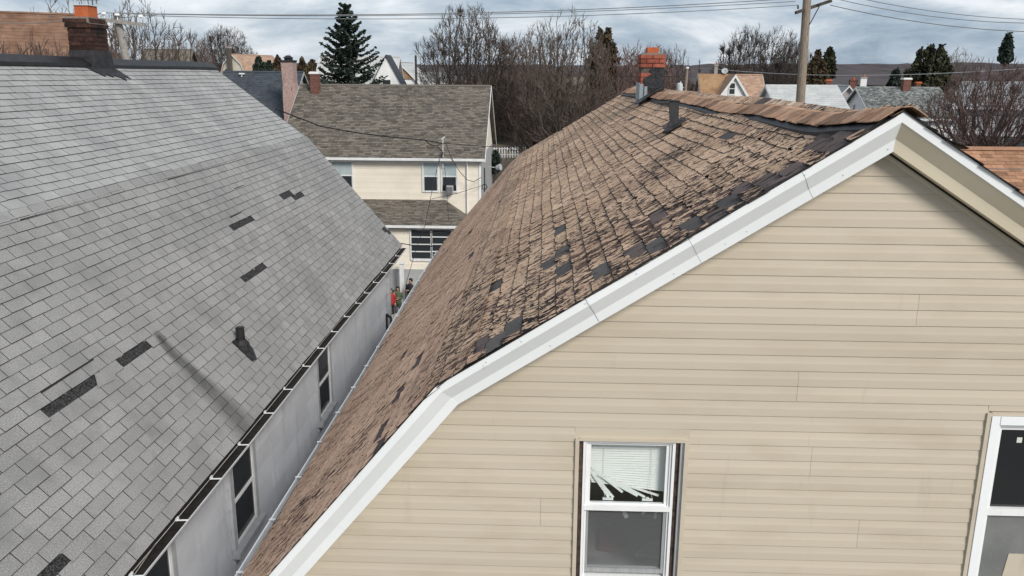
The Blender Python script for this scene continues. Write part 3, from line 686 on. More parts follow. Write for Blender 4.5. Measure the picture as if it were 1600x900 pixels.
    lay(roof, (PX, PZ), (.844, -.537), -1, (W0-.02, Y1), [.30+.128*k for k in range(22)], .333, 4.95, VS, None, seed=10, maxn=0, field='right_slope_shingle_field', bulge=bul)
    # black starter strip proud of the rake
    st = MB()
    for a, b in (((PX, PZ), (BX, BZ)), ((BX, BZ), (EX, EZ)), ((PX, PZ), (rBX, BZ)), ((rBX, BZ), (rEX, EZ))):
        st.prism([(a[0], W0-.010, a[1]+.002), (b[0], W0-.010, b[1]+.002), (b[0], W0-.010, b[1]-.006), (a[0], W0-.010, a[1]-.006)], (0, .03, 0)); st.prism([(a[0], W0+.02, a[1]-.022), (b[0], W0+.02, b[1]-.022), (b[0], W0+.02, b[1]-.034), (a[0], W0+.02, a[1]-.034)], (0, .12, 0))
    st.build('drip_edge', MT['black_edge'], roof)
    # wall body
    mb = MB(); ix = .10
    gable = [(EX+.35, 0), (rEX-.35, 0), (rEX-.35, EZ-.02), (rBX-.06, BZ-.12), (PX, PZ-.12), (BX+.06, BZ-.12), (EX+.35, EZ-.02)]
    # front wall with two openings: stacked strips
    def xl(z):          # left wall limit under the roof
        if z > BZ-.1: return PX-(PZ-.1-z)/.537*.844
        return max(BX+.10-(BZ-.1-z)/abs(dl[1])*abs(dl[0]), EX+.35)
    wz0, wz1 = -3.27+ZC, -2.272+ZC; rz0, rz1 = -3.5+ZC, -2.03+ZC
    opens = [(.288, .913, wz0, wz1), (2.84, 3.80, rz0, rz1)]
    body = MB(); wl = MT['siding_tan']
    zs = sorted({0, 7.0, 8.0, wz0, wz1, rz0, rz1, BZ-.1, EZ-.02}|set(np.linspace(BZ-.1, PZ-.12, 7)))
    for z0, z1 in zip(zs[:-1], zs[1:]):
        xa0, xa1 = xl(z0), xl(z1); spans = []
        zm = (z0+z1)/2; cuts = [(o[0], o[1]) for o in opens if o[2] < zm < o[3]]
        xs_ = [None]+[c for o in cuts for c in o]+[None]
        for i in range(0, len(xs_), 2):
            l, r_ = xs_[i], xs_[i+1]
            p = [(xa0 if l is None else l, z0), (2*PX-xa0 if r_ is None else r_, z0), (2*PX-xa1 if r_ is None else r_, z1), (xa1 if l is None else l, z1)]
            body.prism([(x, WW+.004, z) for x, z in p], (0, .11, 0))
    wall = body.build('wall', MT['siding_tan'], H)
    sd_ = MB()
    sd_.box((EX+.35, WW+.12, 0), (EX+.47, Y1-.35, EZ+.05)); sd_.box((rEX-.47, WW+.12, 0), (rEX-.35, Y1-.35, EZ+.05)); sd_.prism([(x, Y1-.35, z) for x, z in gable], (0, .1, 0)); sd_.build('side_wall', MT['white_side'], H)
    # vinyl siding, one piece per course: a recessed bright upper part and a flat lower part
    pitch = .1016; z_first = -.558+ZC+1*pitch; rr = random.Random(33)
    seams = {}
    def board(x0a, x1a, x0b, x1b, zb):       # a=bottom, b=top edge limits
        y = WW; t_ = rr.random()
        prof = [(-.0088, 0), (-.0102, .002), (-.0098, .050), (-.0076, .066), (-.0045, pitch+.003), (.002, pitch+.003), (.002, 0)]
        def X(l, h_): f_ = h_/pitch; return (x0a+(x0b-x0a)*f_) if l else (x1a+(x1b-x1a)*f_)
        ja, jb = rr.uniform(-.0014, .0014), rr.uniform(-.0014, .0014)
        A = [(X(True, min(h_, pitch)), y+dy, zb+h_+ja) for dy, h_ in prof]; B = [(X(False, min(h_, pitch)), y+dy+rr.uniform(0, .0008)*0, zb+h_+jb) for dy, h_ in prof]
        m_ = MB(); m_.loft([A, B], True, t_); return m_
    low = MB(); z = z_first; k = 0
    seam_at = {4: [1.15], 5: [1.15], 9: [.35, 2.3], 10: [.35, 2.3], 14: [1.62], 15: [1.62], 16: [-.75], 19: [1.75], 20: [1.75], 23: [.02], 24: [.02, 2.1], 25: [2.1], 21: [-1.0], 22: [-1.0]}
    while z > 6.4:
        a0, a1 = xl(z)+.03, xl(z+pitch)+.03
        if a1 > PX-.06: z -= pitch; k += 1; continue
        cutx = []
        for (o0, o1, z0, z1) in ((.237, .965, -9+ZC, -2.262+ZC), (2.816, 3.83, -9+ZC, -2.02+ZC)):
            if z < z1-.02:
                cutx.append((o0, o1))
                if z+pitch > z1+.004: q_ = MB(); q_.box((o0-.002, WW-.0085, z1+.003), (o1+.002, WW+.002, z+pitch-.0005)); q_.build('siding_board', wl, wall)
        pts = [('L', a0, a1)]
        for c in cutx: pts += [('c', c[0], c[0]), ('c', c[1], c[1])]
        pts.append(('R', 2*PX-a0, 2*PX-a1))
        for i in range(0, len(pts), 2):
            p, q = pts[i], pts[i+1]
            if k > 40:
                m_ = board(p[1], q[1], p[2], q[2], z); low.add(m_.v, m_.f, .5); continue
            xs_ = [c for c in seam_at.get(k, []) if p[1]+.2 < c < q[1]-.2]
            prev = (p[1], p[2])
            for c in xs_:
                board(prev[0], c-.0008, prev[1], c-.0008, z).build('siding_board', wl, wall); prev = (c+.0008, c+.0008)
            board(prev[0], q[1], prev[1], q[2], z).build('siding_board', wl, wall)
        z -= pitch; k += 1
    if low.v: tag(low.build('lower_siding', wl, wall), kind='stuff')
    # rake boards: profile (inward, perpendicular drop)
    prof = [(-.004, .0), (0, .054), (.004, .056), (.062, .132), (.064, .134), (.078, .196), (.090, .198), (.20, .199), (.20, .06), (.04, .045)]
    def rake(a, b, ma, mb_, sideflip, pa=None):
        """a,b are (x,z) on the roof line; ma/mb_ direction of the joint at each end for a unit drop"""
        A = []; B = []
        for dy, w in prof:
            A.append((a[0]+ma[0]*w, W0+dy, a[1]+ma[1]*w)); B.append((b[0]+mb_[0]*w, W0+dy, b[1]+mb_[1]*w))
        return A, B
    nU = np.array([.537, -.844]); nU = np.array([.537, -.844])      # inward normal of the left upper slope
    nL = np.array([-dl[1], dl[0]]); nL = nL if nL[1] < 0 else -nL
    peak = np.array([0, -1/.844]); t_ = nU+nL; bend = t_/(t_@nU)
    def P2(t): return (PX+d[0]*t, PZ+d[1]*t)
    LU = math.hypot(PX-BX, PZ-BZ)
    def flank(A, B, name, mats, label=None):
        m_ = MB(); n = len(prof); m_.v = [tuple(map(float, p)) for p in A+B]
        for k_ in range(n):
            m_.f.append((k_, (k_+1) % n, n+(k_+1) % n, n+k_)); m_.m.append(0 if k_ < 2 or len(mats) == 1 else 1); m_.t.append(.5)
        m_.f += [tuple(range(n-1, -1, -1)), tuple(range(n, 2*n))]; m_.m += [0, 0]; m_.t += [.5, .5]
        return tag(m_.build(name, mats, H), label)
    j1, j2 = .62, 2.05
    off = lambda A: [(x, y-.0015, z) for x, y, z in A]
    A, B = rake(P2(0), P2(j1), peak, nU, 0); flank(A, B, 'rake_board', [MT['white_al']])
    A, B = rake(P2(j1-.02), P2(j2), nU, nU+np.array([-.06, -.03]), 0); flank(off(A), off(B), 'rake_board', [MT['white_al']])
    A, B = rake(P2(j2-.0), P2(LU), nU+np.array([-.06, -.03]), bend, 0); flank(A, B, 'rake_board', [MT['white_al']])
    A, B = rake((BX, BZ), (BX+dl[0]*1.2, BZ+dl[1]*1.2), bend, nL, 0); flank(off(A), off(B), 'rake_board', [MT['white_al']])
    A, B = rake((BX+dl[0]*1.2, BZ+dl[1]*1.2), (EX-.05, EZ-.06), nL, nL, 0); flank(A, B, 'rake_board', [MT['white_al']])
    mr = lambda v: np.array([-v[0], v[1]])
    rk = lambda t: (2*PX-P2(t)[0], P2(t)[1])
    A, B = rake(rk(0), rk(LU), peak, mr(bend), 0); flank(A, B, 'rake_board', [MT['white_al'], MT['almond_al']], 'right rake with almond coloured lower faces')
    A, B = rake((rBX, BZ), (rEX, EZ), mr(bend), mr(nL), 0); flank(A, B, 'rake_board', [MT['white_al'], MT['almond_al']])
    for t_, sk_ in ((.63, .0), (2.055, .06), (1.36, .02)):
        jm = MB(); a = P2(t_)
        for (w0, y0_), (w1, y1_) in (((.002, -.0052), (.054, -.0015)), ((.056, .0025), (.132, .0595)), ((.134, .0625), (.196, .0765))):
            for (wa, ya_, wb, yb_) in ((w0, y0_, w1, y1_),):
                pa = np.array([a[0]+nU[0]*wa-sk_*wa, W0+ya_-.0008, a[1]+nU[1]*wa]); pb = np.array([a[0]+nU[0]*wb-sk_*wb, W0+yb_-.0008, a[1]+nU[1]*wb]); dx_ = np.array([-d[0], 0, -d[1]])*.0016
                jm.hexa([pa-dx_, pa+dx_, pa+dx_+[0, .003, 0], pa-dx_+[0, .003, 0]], [pb-dx_, pb+dx_, pb+dx_+[0, .003, 0], pb-dx_+[0, .003, 0]])
        tag(jm.build('trim_joint', MT['gray_trim'], H), kind='stuff')
    nl = MB(); rn = random.Random(12)
    for i in range(11):
        t_ = .15+i*.27+rn.uniform(-.09, .09); w_ = rn.choice([.03, .165, .165]); a = P2(t_); yo = {.03: W0-.004, .165: W0+.070}[w_]
        if a[0] > BX+.05: nl.box((a[0]+nU[0]*w_-.0025, yo-.003, a[1]+nU[1]*w_-.0025), (a[0]+nU[0]*w_+.0025, yo+.002, a[1]+nU[1]*w_+.0025))
    tag(nl.build('nail_heads', MT['gray_trim'], H), kind='stuff')
    # soffit strip and black gap under the right rake, siding channel
    ch_ = MB(); ch2 = MB()
    for (a, b, f_) in ((rk(.12), rk(LU), -1),):
        aa, bb = np.array(a), np.array(b); dd_ = (bb-aa)/np.linalg.norm(bb-aa); nn = np.array([-dd_[1], dd_[0]]); nn = nn if nn[1] < 0 else -nn
        for w0, w1, y0, y1, tgt in ((.185, .206, .150, .186, ch2), (.185, .232, .186, .1985, ch_)):
            tgt.prism([(aa[0]+nn[0]*w0, W0+y0, aa[1]+nn[1]*w0), (bb[0]+nn[0]*w0, W0+y0, bb[1]+nn[1]*w0), (bb[0]+nn[0]*w1, W0+y0, bb[1]+nn[1]*w1), (aa[0]+nn[0]*w1, W0+y0, aa[1]+nn[1]*w1)], (0, y1-y0, 0))
    ch2.build('dark_gap_strip', MT['black_edge'], H); ch_.build('siding_channel', MT['almond_al'], H)
    # ------------- ridge: lifted cap shingles over a black strip
    def ridge_xz(y): return PX-.012*(y-5)*.6+.01*math.sin(y*1.9), PZ-.012-.085*sagf(y)+.012*math.sin(y*1.15+.5)+.008*math.sin(y*2.7)-.001*(y-5)
    bs = MB()
    def rr_(y):
        x, z = ridge_xz(y)
        return [(x-.172, y, z-.128), (x-.177, y, z-.094), (x-.10, y, z-.034), (x, y, z+.015), (x+.15, y, z-.055), (x+.155, y, z-.100), (x, y, z-.01)]
    for y0_, y1_ in ((W0+.03, 14.78), (15.5, 19.2)):
        bs.loft([rr_(y) for y in np.linspace(y0_, y1_, 60)])
    bs.build('ridge_vent_strip', MT['cap_black'], H)
    rr = random.Random(77); y = W0-.03
    while y < 19.2:
        if not (14.72 < y < 15.45):
            q = MB(); L_ = .30; st_ = .142; x, z = ridge_xz(y); x2, z2 = ridge_xz(y+.17); jj = lambda a: rr.uniform(-a, a)
            tl = rr.random(); th = .005; wl_ = .150+jj(.008); lift = .003+abs(jj(.003))
            def arc(y_, x_, z_, l_, j_):
                up_ = [(x_-wl_, z_-.050+j_), (x_-.09, z_-.012+j_), (x_-.03, z_+.026), (x_+.03, z_+.034), (x_+.07, z_+.012), (x_+.12, z_-.022)]
                return [(a, y_, b+l_) for a, b in up_]+[(a, y_, b+l_-th) for a, b in reversed(up_)]
            q.loft([arc(y, x, z, lift, jj(.006)), arc(y+.17, x2, z2, .003, jj(.004))], True, tl); q.build('ridge_cap_shingle', MT['cap_tan'], H)
        y += .142
    q = MB(); rc = random.Random(6)
    for i in range(9):
        t_ = .04+i*.03; y_ = W0+.02+rc.uniform(0, .10); x_ = PX+t_*.844; z_ = PZ-t_*.537; up_ = rc.uniform(.012, .04)
        q = MB(); q.hexa([(x_, y_, z_+.004), (x_+.15, y_, z_-.095+up_), (x_+.15, y_+.25, z_-.095+up_*.3), (x_, y_+.25, z_+.004)], [(x_, y_, z_+.010), (x_+.15+rc.uniform(-.02, .02), y_-.01, z_-.088+up_), (x_+.15, y_+.25, z_-.088+up_*.3), (x_, y_+.25, z_+.010)]); q.build('curled_black_shingle', MT['cap_black'], H)
    # ------------- brick chimney
    x0, x1, y0, y1 = 1.64, 2.04, 14.85, 15.35; zt = ZC+.385; c = MB(); c.box((x0+.012, y0+.012, PZ-.7), (x1-.012, y1-.012, zt-.004)); ch = c.build('chimney', MT['mortar_dark'], H)
    wall_bricks(x0, x1, y0, y1, zt-.80, zt-.30, MT['brick_red'], ch, bl=.21, bh=.060, gapm=.010)
    wall_bricks(x0-.014, x1+.014, y0-.014, y1+.014, zt-.225, zt-.02, MT['brick_red'], ch, bl=.21, bh=.060, gapm=.012)
    q = MB(); q.box((x0+.002, y0+.002, zt-.05), (x1-.002, y1-.002, zt-.003)); q.box((x0+.05, y0+.06, zt-.003), (x1-.05, y1-.06, zt+.012)); q.build('crown', MT['mortar'], ch)
    q = MB(); q.box((x0+.11, y0+.1, zt+.01), (x1-.10, y0+.36, zt+.105)); q.build('clay_flue', MT['clay'], ch)
    tp = MB(); Yq = y0-.010
    blob = [(.14, -.62), (.09, -.52), (.04, -.48), (.05, -.41), (.14, -.36), (.18, -.33), (.15, -.27), (.20, -.235), (.27, -.25), (.35, -.245), (.395, -.24), (.40, -.36), (.385, -.40), (.398, -.46), (.398, -.70), (.18, -.70)]
    tp.prism([(x0+a, Yq, zt+b) for a, b in blob], (0, .012, 0)); tp.box((x1+.001, y0-.0, zt-.7), (x1+.010, y1-.1, zt-.26)); tp.build('tar_patch', MT['tar'], ch)
    fl = MB(); fl.prism([(x0-.012, y0-.02, zt-.80), (x0-.012, y0-.02, zt-.50), (x0+.05, y0-.02, zt-.50), (x0+.06, y0-.02, zt-.80)], (0, .01, 0)); fl.prism([(x0+.07, y0-.022, zt-.80), (x0+.07, y0-.022, zt-.54), (x0+.12, y0-.022, zt-.54), (x0+.12, y0-.022, zt-.8)], (0, .01, 0))
    fl.box((x0-.016, y0-.012, zt-.85), (x0-.008, y1, zt-.48)); fl.build('step_flashing', MT['galv'], ch)
    sk = MB()
    def rp(s, y, w=.016): return np.array([PX+d[0]*s-.537*w, y, PZ+d[1]*s+.844*w])
    sk.prism([rp(.0, 14.55), rp(.22, 14.5), rp(.50, 14.35), rp(.56, 14.62), rp(.46, 14.84), rp(.40, 15.4), rp(0, 15.5)], (-.004, 0, .012)); sk.build('tar_skirt', MT['tar'], ch)
    # ------------- square vent pipe leaning on its flashing
    b0 = rp(.62, 9.72, 0); v = MB(); b0 = b0+[0, 0, -.05]; tp_ = b0+np.array([-.01, .05, .29])
    v.hexa([b0+[-.038, -.05, -.04], b0+[.045, -.05, -.04], b0+[.045, .05, -.04], b0+[-.038, .05, -.04]], [tp_+[-.052, -.05, 0], tp_+[.052, -.05, 0], tp_+[.052, .05, 0], tp_+[-.052, .05, 0]])
    v.box(tp_+[-.062, -.06, 0], tp_+[.062, .06, .012]); vo = v.build('vent_pipe', MT['pipe'], H)
    q = MB(); q.prism([rp(.50, 9.62, -.03), rp(.62, 9.58, -.03), rp(.76, 9.58, -.028), rp(.79, 9.66, -.028), rp(.72, 9.80, -.028), rp(.62, 9.88, -.03), rp(.50, 9.88, -.03)], (-.01, 0, .022))
    q.hexa([b0+[-.10, -.08, -.06], b0+[.08, -.08, .03], b0+[.08, .08, .03], b0+[-.10, .08, -.06]], [b0+[-.055, -.065, .06], b0+[.06, -.065, .07], b0+[.06, .065, .07], b0+[-.055, .065, .06]]); q.build('pipe_boot', MT['tar'], vo)
    # ------------- left gutter
    g = MB()
    def ring(y):
        xo, zt_ = -2.545+.006*math.sin(y*.7), -4.125+ZC+.012*math.sin(y*.5); xi = -2.44
        return [(xi, y, zt_+.0), (xi, y, zt_-.10), (xo+.02, y, zt_-.11), (xo+.004, y, zt_), (xo-.009, y, zt_+.002), (xo-.009, y, zt_-.014), (xo+.010, y, zt_-.122), (xi+.01, y, zt_-.112)]
    g.loft([ring(y) for y in np.linspace(W0+.01, Y1+.05, 30)]); gu = g.build('gutter', MT['white_paint'], H)
    for y in np.arange(5.4, 19.9, .88):
        hm = MB(); hm.obox((-2.50, y, -4.110+ZC), (1, .1, 0), (-.1, 1, 0), (0, 0, 1), (.055, .010, .005)); hm.build('gutter_hanger', MT['white_al'], gu)
    # ------------- the attic window with the broken blind
    def zz(v_): return v_+ZC
    Yw = WW-.012
    w = empty('window', (.6, WW, zz(-3.26)), None, None); w.parent = H; w.location = Vector((.6, WW, zz(-3.26)))-H.location
    def wb(name, boxes, m_, par=w, label=None):
        q = MB()
        for b_ in boxes: q.box(*b_)
        return tag(q.build(name, m_, par), label)
    zt, zbm = zz(-2.272), zz(-3.40)
    wb('casing', [((.237, WW-.024, zbm), (.262, WW+.02, zz(-2.258))), ((.262, WW-.024, zz(-2.272)), (.937, WW+.02, zz(-2.252))), ((.937, WW-.024, zbm), (.965, WW+.02, zz(-2.258)))], MT['siding_tan'])
    wb('dark_gap_strip', [((.262, WW-.004, zbm), (.292, WW+.04, zt))], MT['grime']); wb('dark_gap_strip', [((.870, WW+.002, zbm), (.912, WW+.04, zt))], MT['grime'])
    wb('jamb_liner', [((.912, WW-.016, zbm), (.924, WW+.02, zt)), ((.928, WW-.012, zbm), (.937, WW+.02, zt))], MT['aluminium'])
    wb('frame', [((.290, WW-.010, zbm), (.306, WW+.06, zt)), ((.308, WW+.002, zbm), (.320, WW+.06, zt)), ((.850, WW+.002, zbm), (.862, WW+.06, zt)), ((.864, WW-.010, zbm), (.882, WW+.06, zt)), ((.306, WW-.006, zz(-2.290)), (.864, WW+.06, zt)), ((.306, WW-.03, zz(-3.30)), (.864, WW+.06, zz(-3.262))), ((.306, WW-.036, zz(-3.32)), (.864, WW+.02, zz(-3.302)))], MT['vinyl_white'])
    for (z1_, z0_, y_, nm) in ((-2.290, -2.755, WW+.012, 'upper'), (-2.735, -3.245, WW+.030, 'lower')):
        st_ = .022 if nm == 'upper' else .016
        s_ = wb('sash', [((.320, y_, zz(z0_)), (.320+st_, y_+.025, zz(z1_))), ((.850-st_, y_, zz(z0_)), (.850, y_+.025, zz(z1_))), ((.320+st_, y_, zz(z1_-.02)), (.850-st_, y_+.025, zz(z1_))), ((.320+st_, y_, zz(z0_)), (.850-st_, y_+.025, zz(z0_+(.036 if nm == 'lower' else .030))))], MT['vinyl_white'])
        wb('pane', [((.320+st_, y_+.010, zz(z0_+.03)), (.850-st_, y_+.014, zz(z1_-.018)))], MT['glass_clear'])
    wb('meeting_rail', [((.300, WW-.012, zz(-2.768)), (.866, WW+.030, zz(-2.734)))], MT['vinyl_white'])
    wb('sash_lock', [((.43, WW+.045, zz(-2.722)), (.50, WW+.06, zz(-2.708))), ((.69, WW+.045, zz(-2.722)), (.76, WW+.06, zz(-2.708))), ((.455, WW+.043, zz(-2.71)), (.475, WW+.06, zz(-2.70))), ((.715, WW+.043, zz(-2.71)), (.735, WW+.06, zz(-2.70)))], MT['vinyl_white'])
    wb('insect_screen', [((.334, WW+.018, zz(-3.21)), (.836, WW+.019, zz(-2.768)))], MT['screen'])
    wb('screen_frame', [((.322, WW+.008, zz(-3.235)), (.336, WW+.022, zz(-2.768))), ((.828, WW+.008, zz(-3.235)), (.850, WW+.022, zz(-2.768))), ((.336, WW+.008, zz(-3.235)), (.828, WW+.022, zz(-3.205)))], MT['aluminium'])
    room = MB(); room.box((.0, WW+.9, zz(-3.6)), (1.8, WW+.95, zz(-1.7))); room.box((-.05, WW+.12, zz(-3.65)), (.0, WW+.9, zz(-1.7))); room.box((1.8, WW+.12, zz(-3.65)), (1.85, WW+.9, zz(-1.7))); room.box((-.05, WW+.12, zz(-1.85)), (1.8, WW+.9, zz(-1.7)))
    room.build('room', MT['room'], w); wb('room_floor', [((-.05, WW+.12, zz(-3.40)), (1.8, WW+.9, zz(-3.33)))], MT['roomgray'])
    # blind slats
    rr = random.Random(4); yb = WW+.075; nsl = 20
    for i in range(nsl):
        z = -2.305-i*.0172; f_ = i/nsl; drop = 0 if i < 11 else (i-10)*.0048
        xr = .838; xl_ = .334+(0 if i < 15 else (i-14)*.004)
        q = MB(); a = np.array([xl_, yb, zz(z+drop*.75)]); b = np.array([xr, yb, zz(z-drop*.55)]); m_ = (a+b)/2; L_ = np.linalg.norm(b-a)/2; dx = (b-a)/(2*L_)
        q.obox(m_, dx, (0, .5, .86) if True else 0, (0, .86, -.5), (L_, .0086, .0012)); q.build('blind_slat', MT['blind'], w)
    for (xa, za, xb, zb_, wd_) in ((.345, -2.52, .47, -2.70, .010), (.35, -2.50, .56, -2.665, .008), (.36, -2.53, .60, -2.66, .007), (.40, -2.545, .66, -2.69, .008), (.335, -2.51, .50, -2.705, .009), (.45, -2.56, .71, -2.70, .008), (.52, -2.60, .80, -2.69, .008)):
        q = MB(); a = np.array([xa, yb-.01, zz(za)]); b = np.array([xb, yb-.02+rr.uniform(-.005, .01), zz(zb_)]); L_ = np.linalg.norm(b-a)/2; dx = (b-a)/(2*L_); up_ = np.cross(dx, (0, 1, 0)); q.obox((a+b)/2, dx, up_, (0, 1, 0), (L_, wd_, .001)); tag(q.build('blind_slat', MT['blind'], w), 'fallen slat hanging at a slant')
    for xc_ in (.43, .74):
        q = MB(); q.path([(xc_, yb-.012, zz(-2.30)), (xc_+.002, yb-.013, zz(-2.52)), (xc_-.006, yb-.02, zz(-2.62)), (xc_+.015, yb-.022, zz(-2.70))], .0012, 4); q.build('blind_cord', MT['blind'], w)
    # things inside: fallen slats, a red garment and white papers on the floor seen through the screen
    for (xa, za, xb, zb_, wd_, m_, nm) in ((.55, -2.77, .60, -2.87, .014, 'blind', 'blind_slat'), (.50, -2.77, .505, -2.82, .010, 'blind', 'blind_slat'), (.755, -2.77, .70, -2.84, .010, 'blind', 'blind_slat'), (.79, -2.77, .79, -2.87, .009, 'blind', 'blind_slat')):
        q = MB(); a = np.array([xa, yb+.01, zz(za)]); b = np.array([xb, yb+.01, zz(zb_)]); L_ = np.linalg.norm(b-a)/2; dx = (b-a)/(2*L_); q.obox((a+b)/2, dx, np.cross(dx, (0, 1, 0)), (0, 1, 0), (L_, wd_, .001)); q.build(nm, MT[m_], w)
    q = MB(); q.prism([(.70, WW+.36, zz(-3.328)), (.80, WW+.52, zz(-3.326)), (1.02, WW+.56, zz(-3.328)), (1.05, WW+.44, zz(-3.327)), (.86, WW+.34, zz(-3.328))], (0, .004, .02)); q.build('paper_sheet', MT['paper'], w)
    q = MB(); q.prism([(.44, WW+.42, zz(-3.328)), (.46, WW+.70, zz(-3.326)), (.58, WW+.74, zz(-3.327)), (.66, WW+.55, zz(-3.328)), (.56, WW+.40, zz(-3.327))], (.01, .004, .035)); q.build('red_cloth', MT['cloth_red'], w)
    # ------------- the right hand window, cut off by the frame of the photo
    w2 = empty('window', (0, 0, 0), None, None); w2.parent = H; w2.location = Vector((3.3, WW, zz(-3.4)))-H.location
    zt = zz(-2.045); zb2 = zz(-3.52)
    def wb2(name, boxes, m_, label=None): return wb(name, boxes, m_, w2, label)
    wb2('casing', [((2.806, WW-.024, zb2), (2.834, WW+.02, zz(-2.027))), ((2.834, WW-.024, zz(-2.042)), (3.83, WW+.02, zz(-2.022)))], MT['siding_tan'])
    wb2('frame', [((2.834, WW-.030, zb2), (2.888, WW+.05, zt)), ((2.888, WW-.034, zz(-2.10)), (3.78, WW+.05, zt)), ((2.888, WW-.012, zb2), (2.905, WW+.05, zz(-2.10))), ((3.78, WW-.03, zb2), (3.83, WW+.05, zt)), ((2.905, WW-.010, zz(-2.122)), (3.78, WW+.05, zz(-2.10)))], MT['white_al'])
    wb2('sash', [((2.905, WW+.003, zz(-2.72)), (2.922, WW+.03, zz(-2.122))), ((2.922, WW+.003, zz(-2.145)), (3.78, WW+.03, zz(-2.122))), ((2.889, WW-.014, zz(-2.735)), (3.78, WW+.03, zz(-2.685))), ((2.905, WW+.003, zz(-3.50)), (2.918, WW+.03, zz(-2.735))), ((2.918, WW+.001, zz(-3.52)), (3.78, WW+.03, zz(-3.36)))], MT['vinyl_white'])
    wb2('sash_lock', [((2.925, WW+.04, zz(-2.683)), (3.4, WW+.055, zz(-2.655))), ((2.96, WW+.032, zz(-2.652)), (3.03, WW+.05, zz(-2.64)))], MT['metal_gray'])
    wb2('pane', [((2.922, WW+.014, zz(-2.685)), (3.78, WW+.017, zz(-2.145)))], MT['glass_dark'])
    wb2('insect_screen', [((2.918, WW+.010, zz(-3.36)), (3.78, WW+.014, zz(-2.735)))], MT['screen_gray'])
    wb2('sticker', [((3.030, WW+.010, zz(-2.235)), (3.062, WW+.0135, zz(-2.200)))], MT['paper'])
    q = MB(); q.prism([(3.06, WW+.006, zz(-3.33)), (3.22, WW+.006, zz(-3.33)), (3.22, WW+.006, zz(-3.02)), (3.095, WW+.006, zz(-3.02))], (0, .003, 0)); q.build('pale_board', MT['siding_tan'], w2)
    # little nail bosses and spider-web marks on the wall
    # ------------- front rail seen in the alley
MT['screen_gray'] = mat('grey_insect_screen', (.15, .155, .15), (.21, .215, .21), .6, 3, wear=((.24, .24, .23), 60, .6, .8, (1, 1, 1)))
build_tan_house()

# ================================================================== background houses
def shingled(mb, O, U, V_, LU_, LV, tw=.333, ex=.143, seed=0, th=.012):
    """fills a slope with overlapping tabs; O top corner, U along the course, V_ down the slope (unit vectors)"""
    r_ = random.Random(seed); O = np.array(O, float); U = np.array(U, float); V_ = np.array(V_, float); n = np.cross(U, V_)
    if n[2] < 0: n = -n
    k = 0; s = ex
    while s < LV+ex*.5:
        s2 = min(s, LV); u = -(tw/2 if k % 2 else 0)-r_.uniform(0, tw*.3)
        while u < LU_:
            a, b = max(u, 0)+.004, min(u+tw, LU_)-.004; u += tw*(r_.choice([.7, 1, 1.3]) if th > .012 else 1)
            if b-a < .03: continue
            h = r_.uniform(.6, 1.)*th
            p = [O+U*a+V_*max(s2-ex-.01, 0)+n*.002, O+U*b+V_*max(s2-ex-.01, 0)+n*.002, O+U*b+V_*s2+n*(h+.004), O+U*a+V_*s2+n*(h+.004)]
            q = [x-n*.004 if i < 2 else x-n*h for i, x in enumerate(p)]
            mb.add(q+p, [(4, 5, 6, 7), (2, 3, 7, 6), (0, 4, 7, 3), (1, 2, 6, 5)], r_.random())
        s += ex; k += 1
class Local:
    """a builder in a house's own axes: x along the ridge, y to its back, z up"""
    def __init__(s, loc, ang): s.l = np.array([loc[0], loc[1], 0.]); c, n = math.cos(ang), math.sin(ang); s.X = np.array([c, n, 0]); s.Y = np.array([-n, c, 0])
    def p(s, x, y, z): return s.l+s.X*x+s.Y*y+np.array([0, 0, z])
    def box(s, mb, a, b, t=.5):
        x0, x1 = sorted((a[0], b[0])); y0, y1 = sorted((a[1], b[1])); z0, z1 = sorted((a[2], b[2]))
        return mb.hexa([s.p(x0, y0, z0), s.p(x1, y0, z0), s.p(x1, y1, z0), s.p(x0, y1, z0)], [s.p(x0, y0, z1), s.p(x1, y0, z1), s.p(x1, y1, z1), s.p(x0, y1, z1)], t)
def far_window(L, H, x, y, z, w, h, side, glass='glass_far', frame='white_paint', bars=1, parts=1):
    """window on a wall; side: 'f' front (-y), 'b', 'l' (-x), 'r' (+x); x,y,z = centre on the wall"""
    def bx(mb, u0, u1, z0, z1, d0, d1):
        if side in 'fb':
            sg = -1 if side == 'f' else 1; L.box(mb, (x+u0, y+sg*d0, z+z0), (x+u1, y+sg*d1, z+z1))
        else:
            sg = -1 if side == 'l' else 1; L.box(mb, (x+sg*d0, y+u0, z+z0), (x+sg*d1, y+u1, z+z1))
    t = .09; f = MB()
    for u0, u1, z0, z1 in ((-w/2-t, -w/2, -h/2-t, h/2+t), (w/2, w/2+t, -h/2-t, h/2+t), (-w/2, w/2, h/2, h/2+t), (-w/2, w/2, -h/2-t, -h/2)): bx(f, u0, u1, z0, z1, 0, .06)
    for i in range(bars):
        zc = -h/2+h*(i+1)/(bars+1); bx(f, -w/2, w/2, zc-.03, zc+.03, .0, .045)
    fo = f.build('window', MT[frame], H); g = MB(); bx(g, -w/2, w/2, -h/2, h/2, .0, .02); g.build('pane', MT[glass], fo); return fo
def chimney_far(L, H, x, y, z0, z1, w, m_='brick_far', cap='concrete', pots=1, d=None):
    d = d or w; c = MB(); L.box(c, (x-w/2, y-d/2, z0), (x+w/2, y+d/2, z1-.14)); co = c.build('chimney', MT[m_], H)
    q = MB(); L.box(q, (x-w/2-.05, y-d/2-.05, z1-.14), (x+w/2+.05, y+d/2+.05, z1-.04)); L.box(q, (x-w/2-.01, y-d/2-.01, z1-.04), (x+w/2+.01, y+d/2+.01, z1)); q.build('crown', MT[cap], co)
    for i in range(pots):
        q = MB(); u = (i-(pots-1)/2)*w*.45; q.tube(L.p(x+u, y, z1-.01), L.p(x+u, y, z1+.28), w*.17, w*.15, 10); q.build('chimney_pot', MT['clay'], co)
    return co
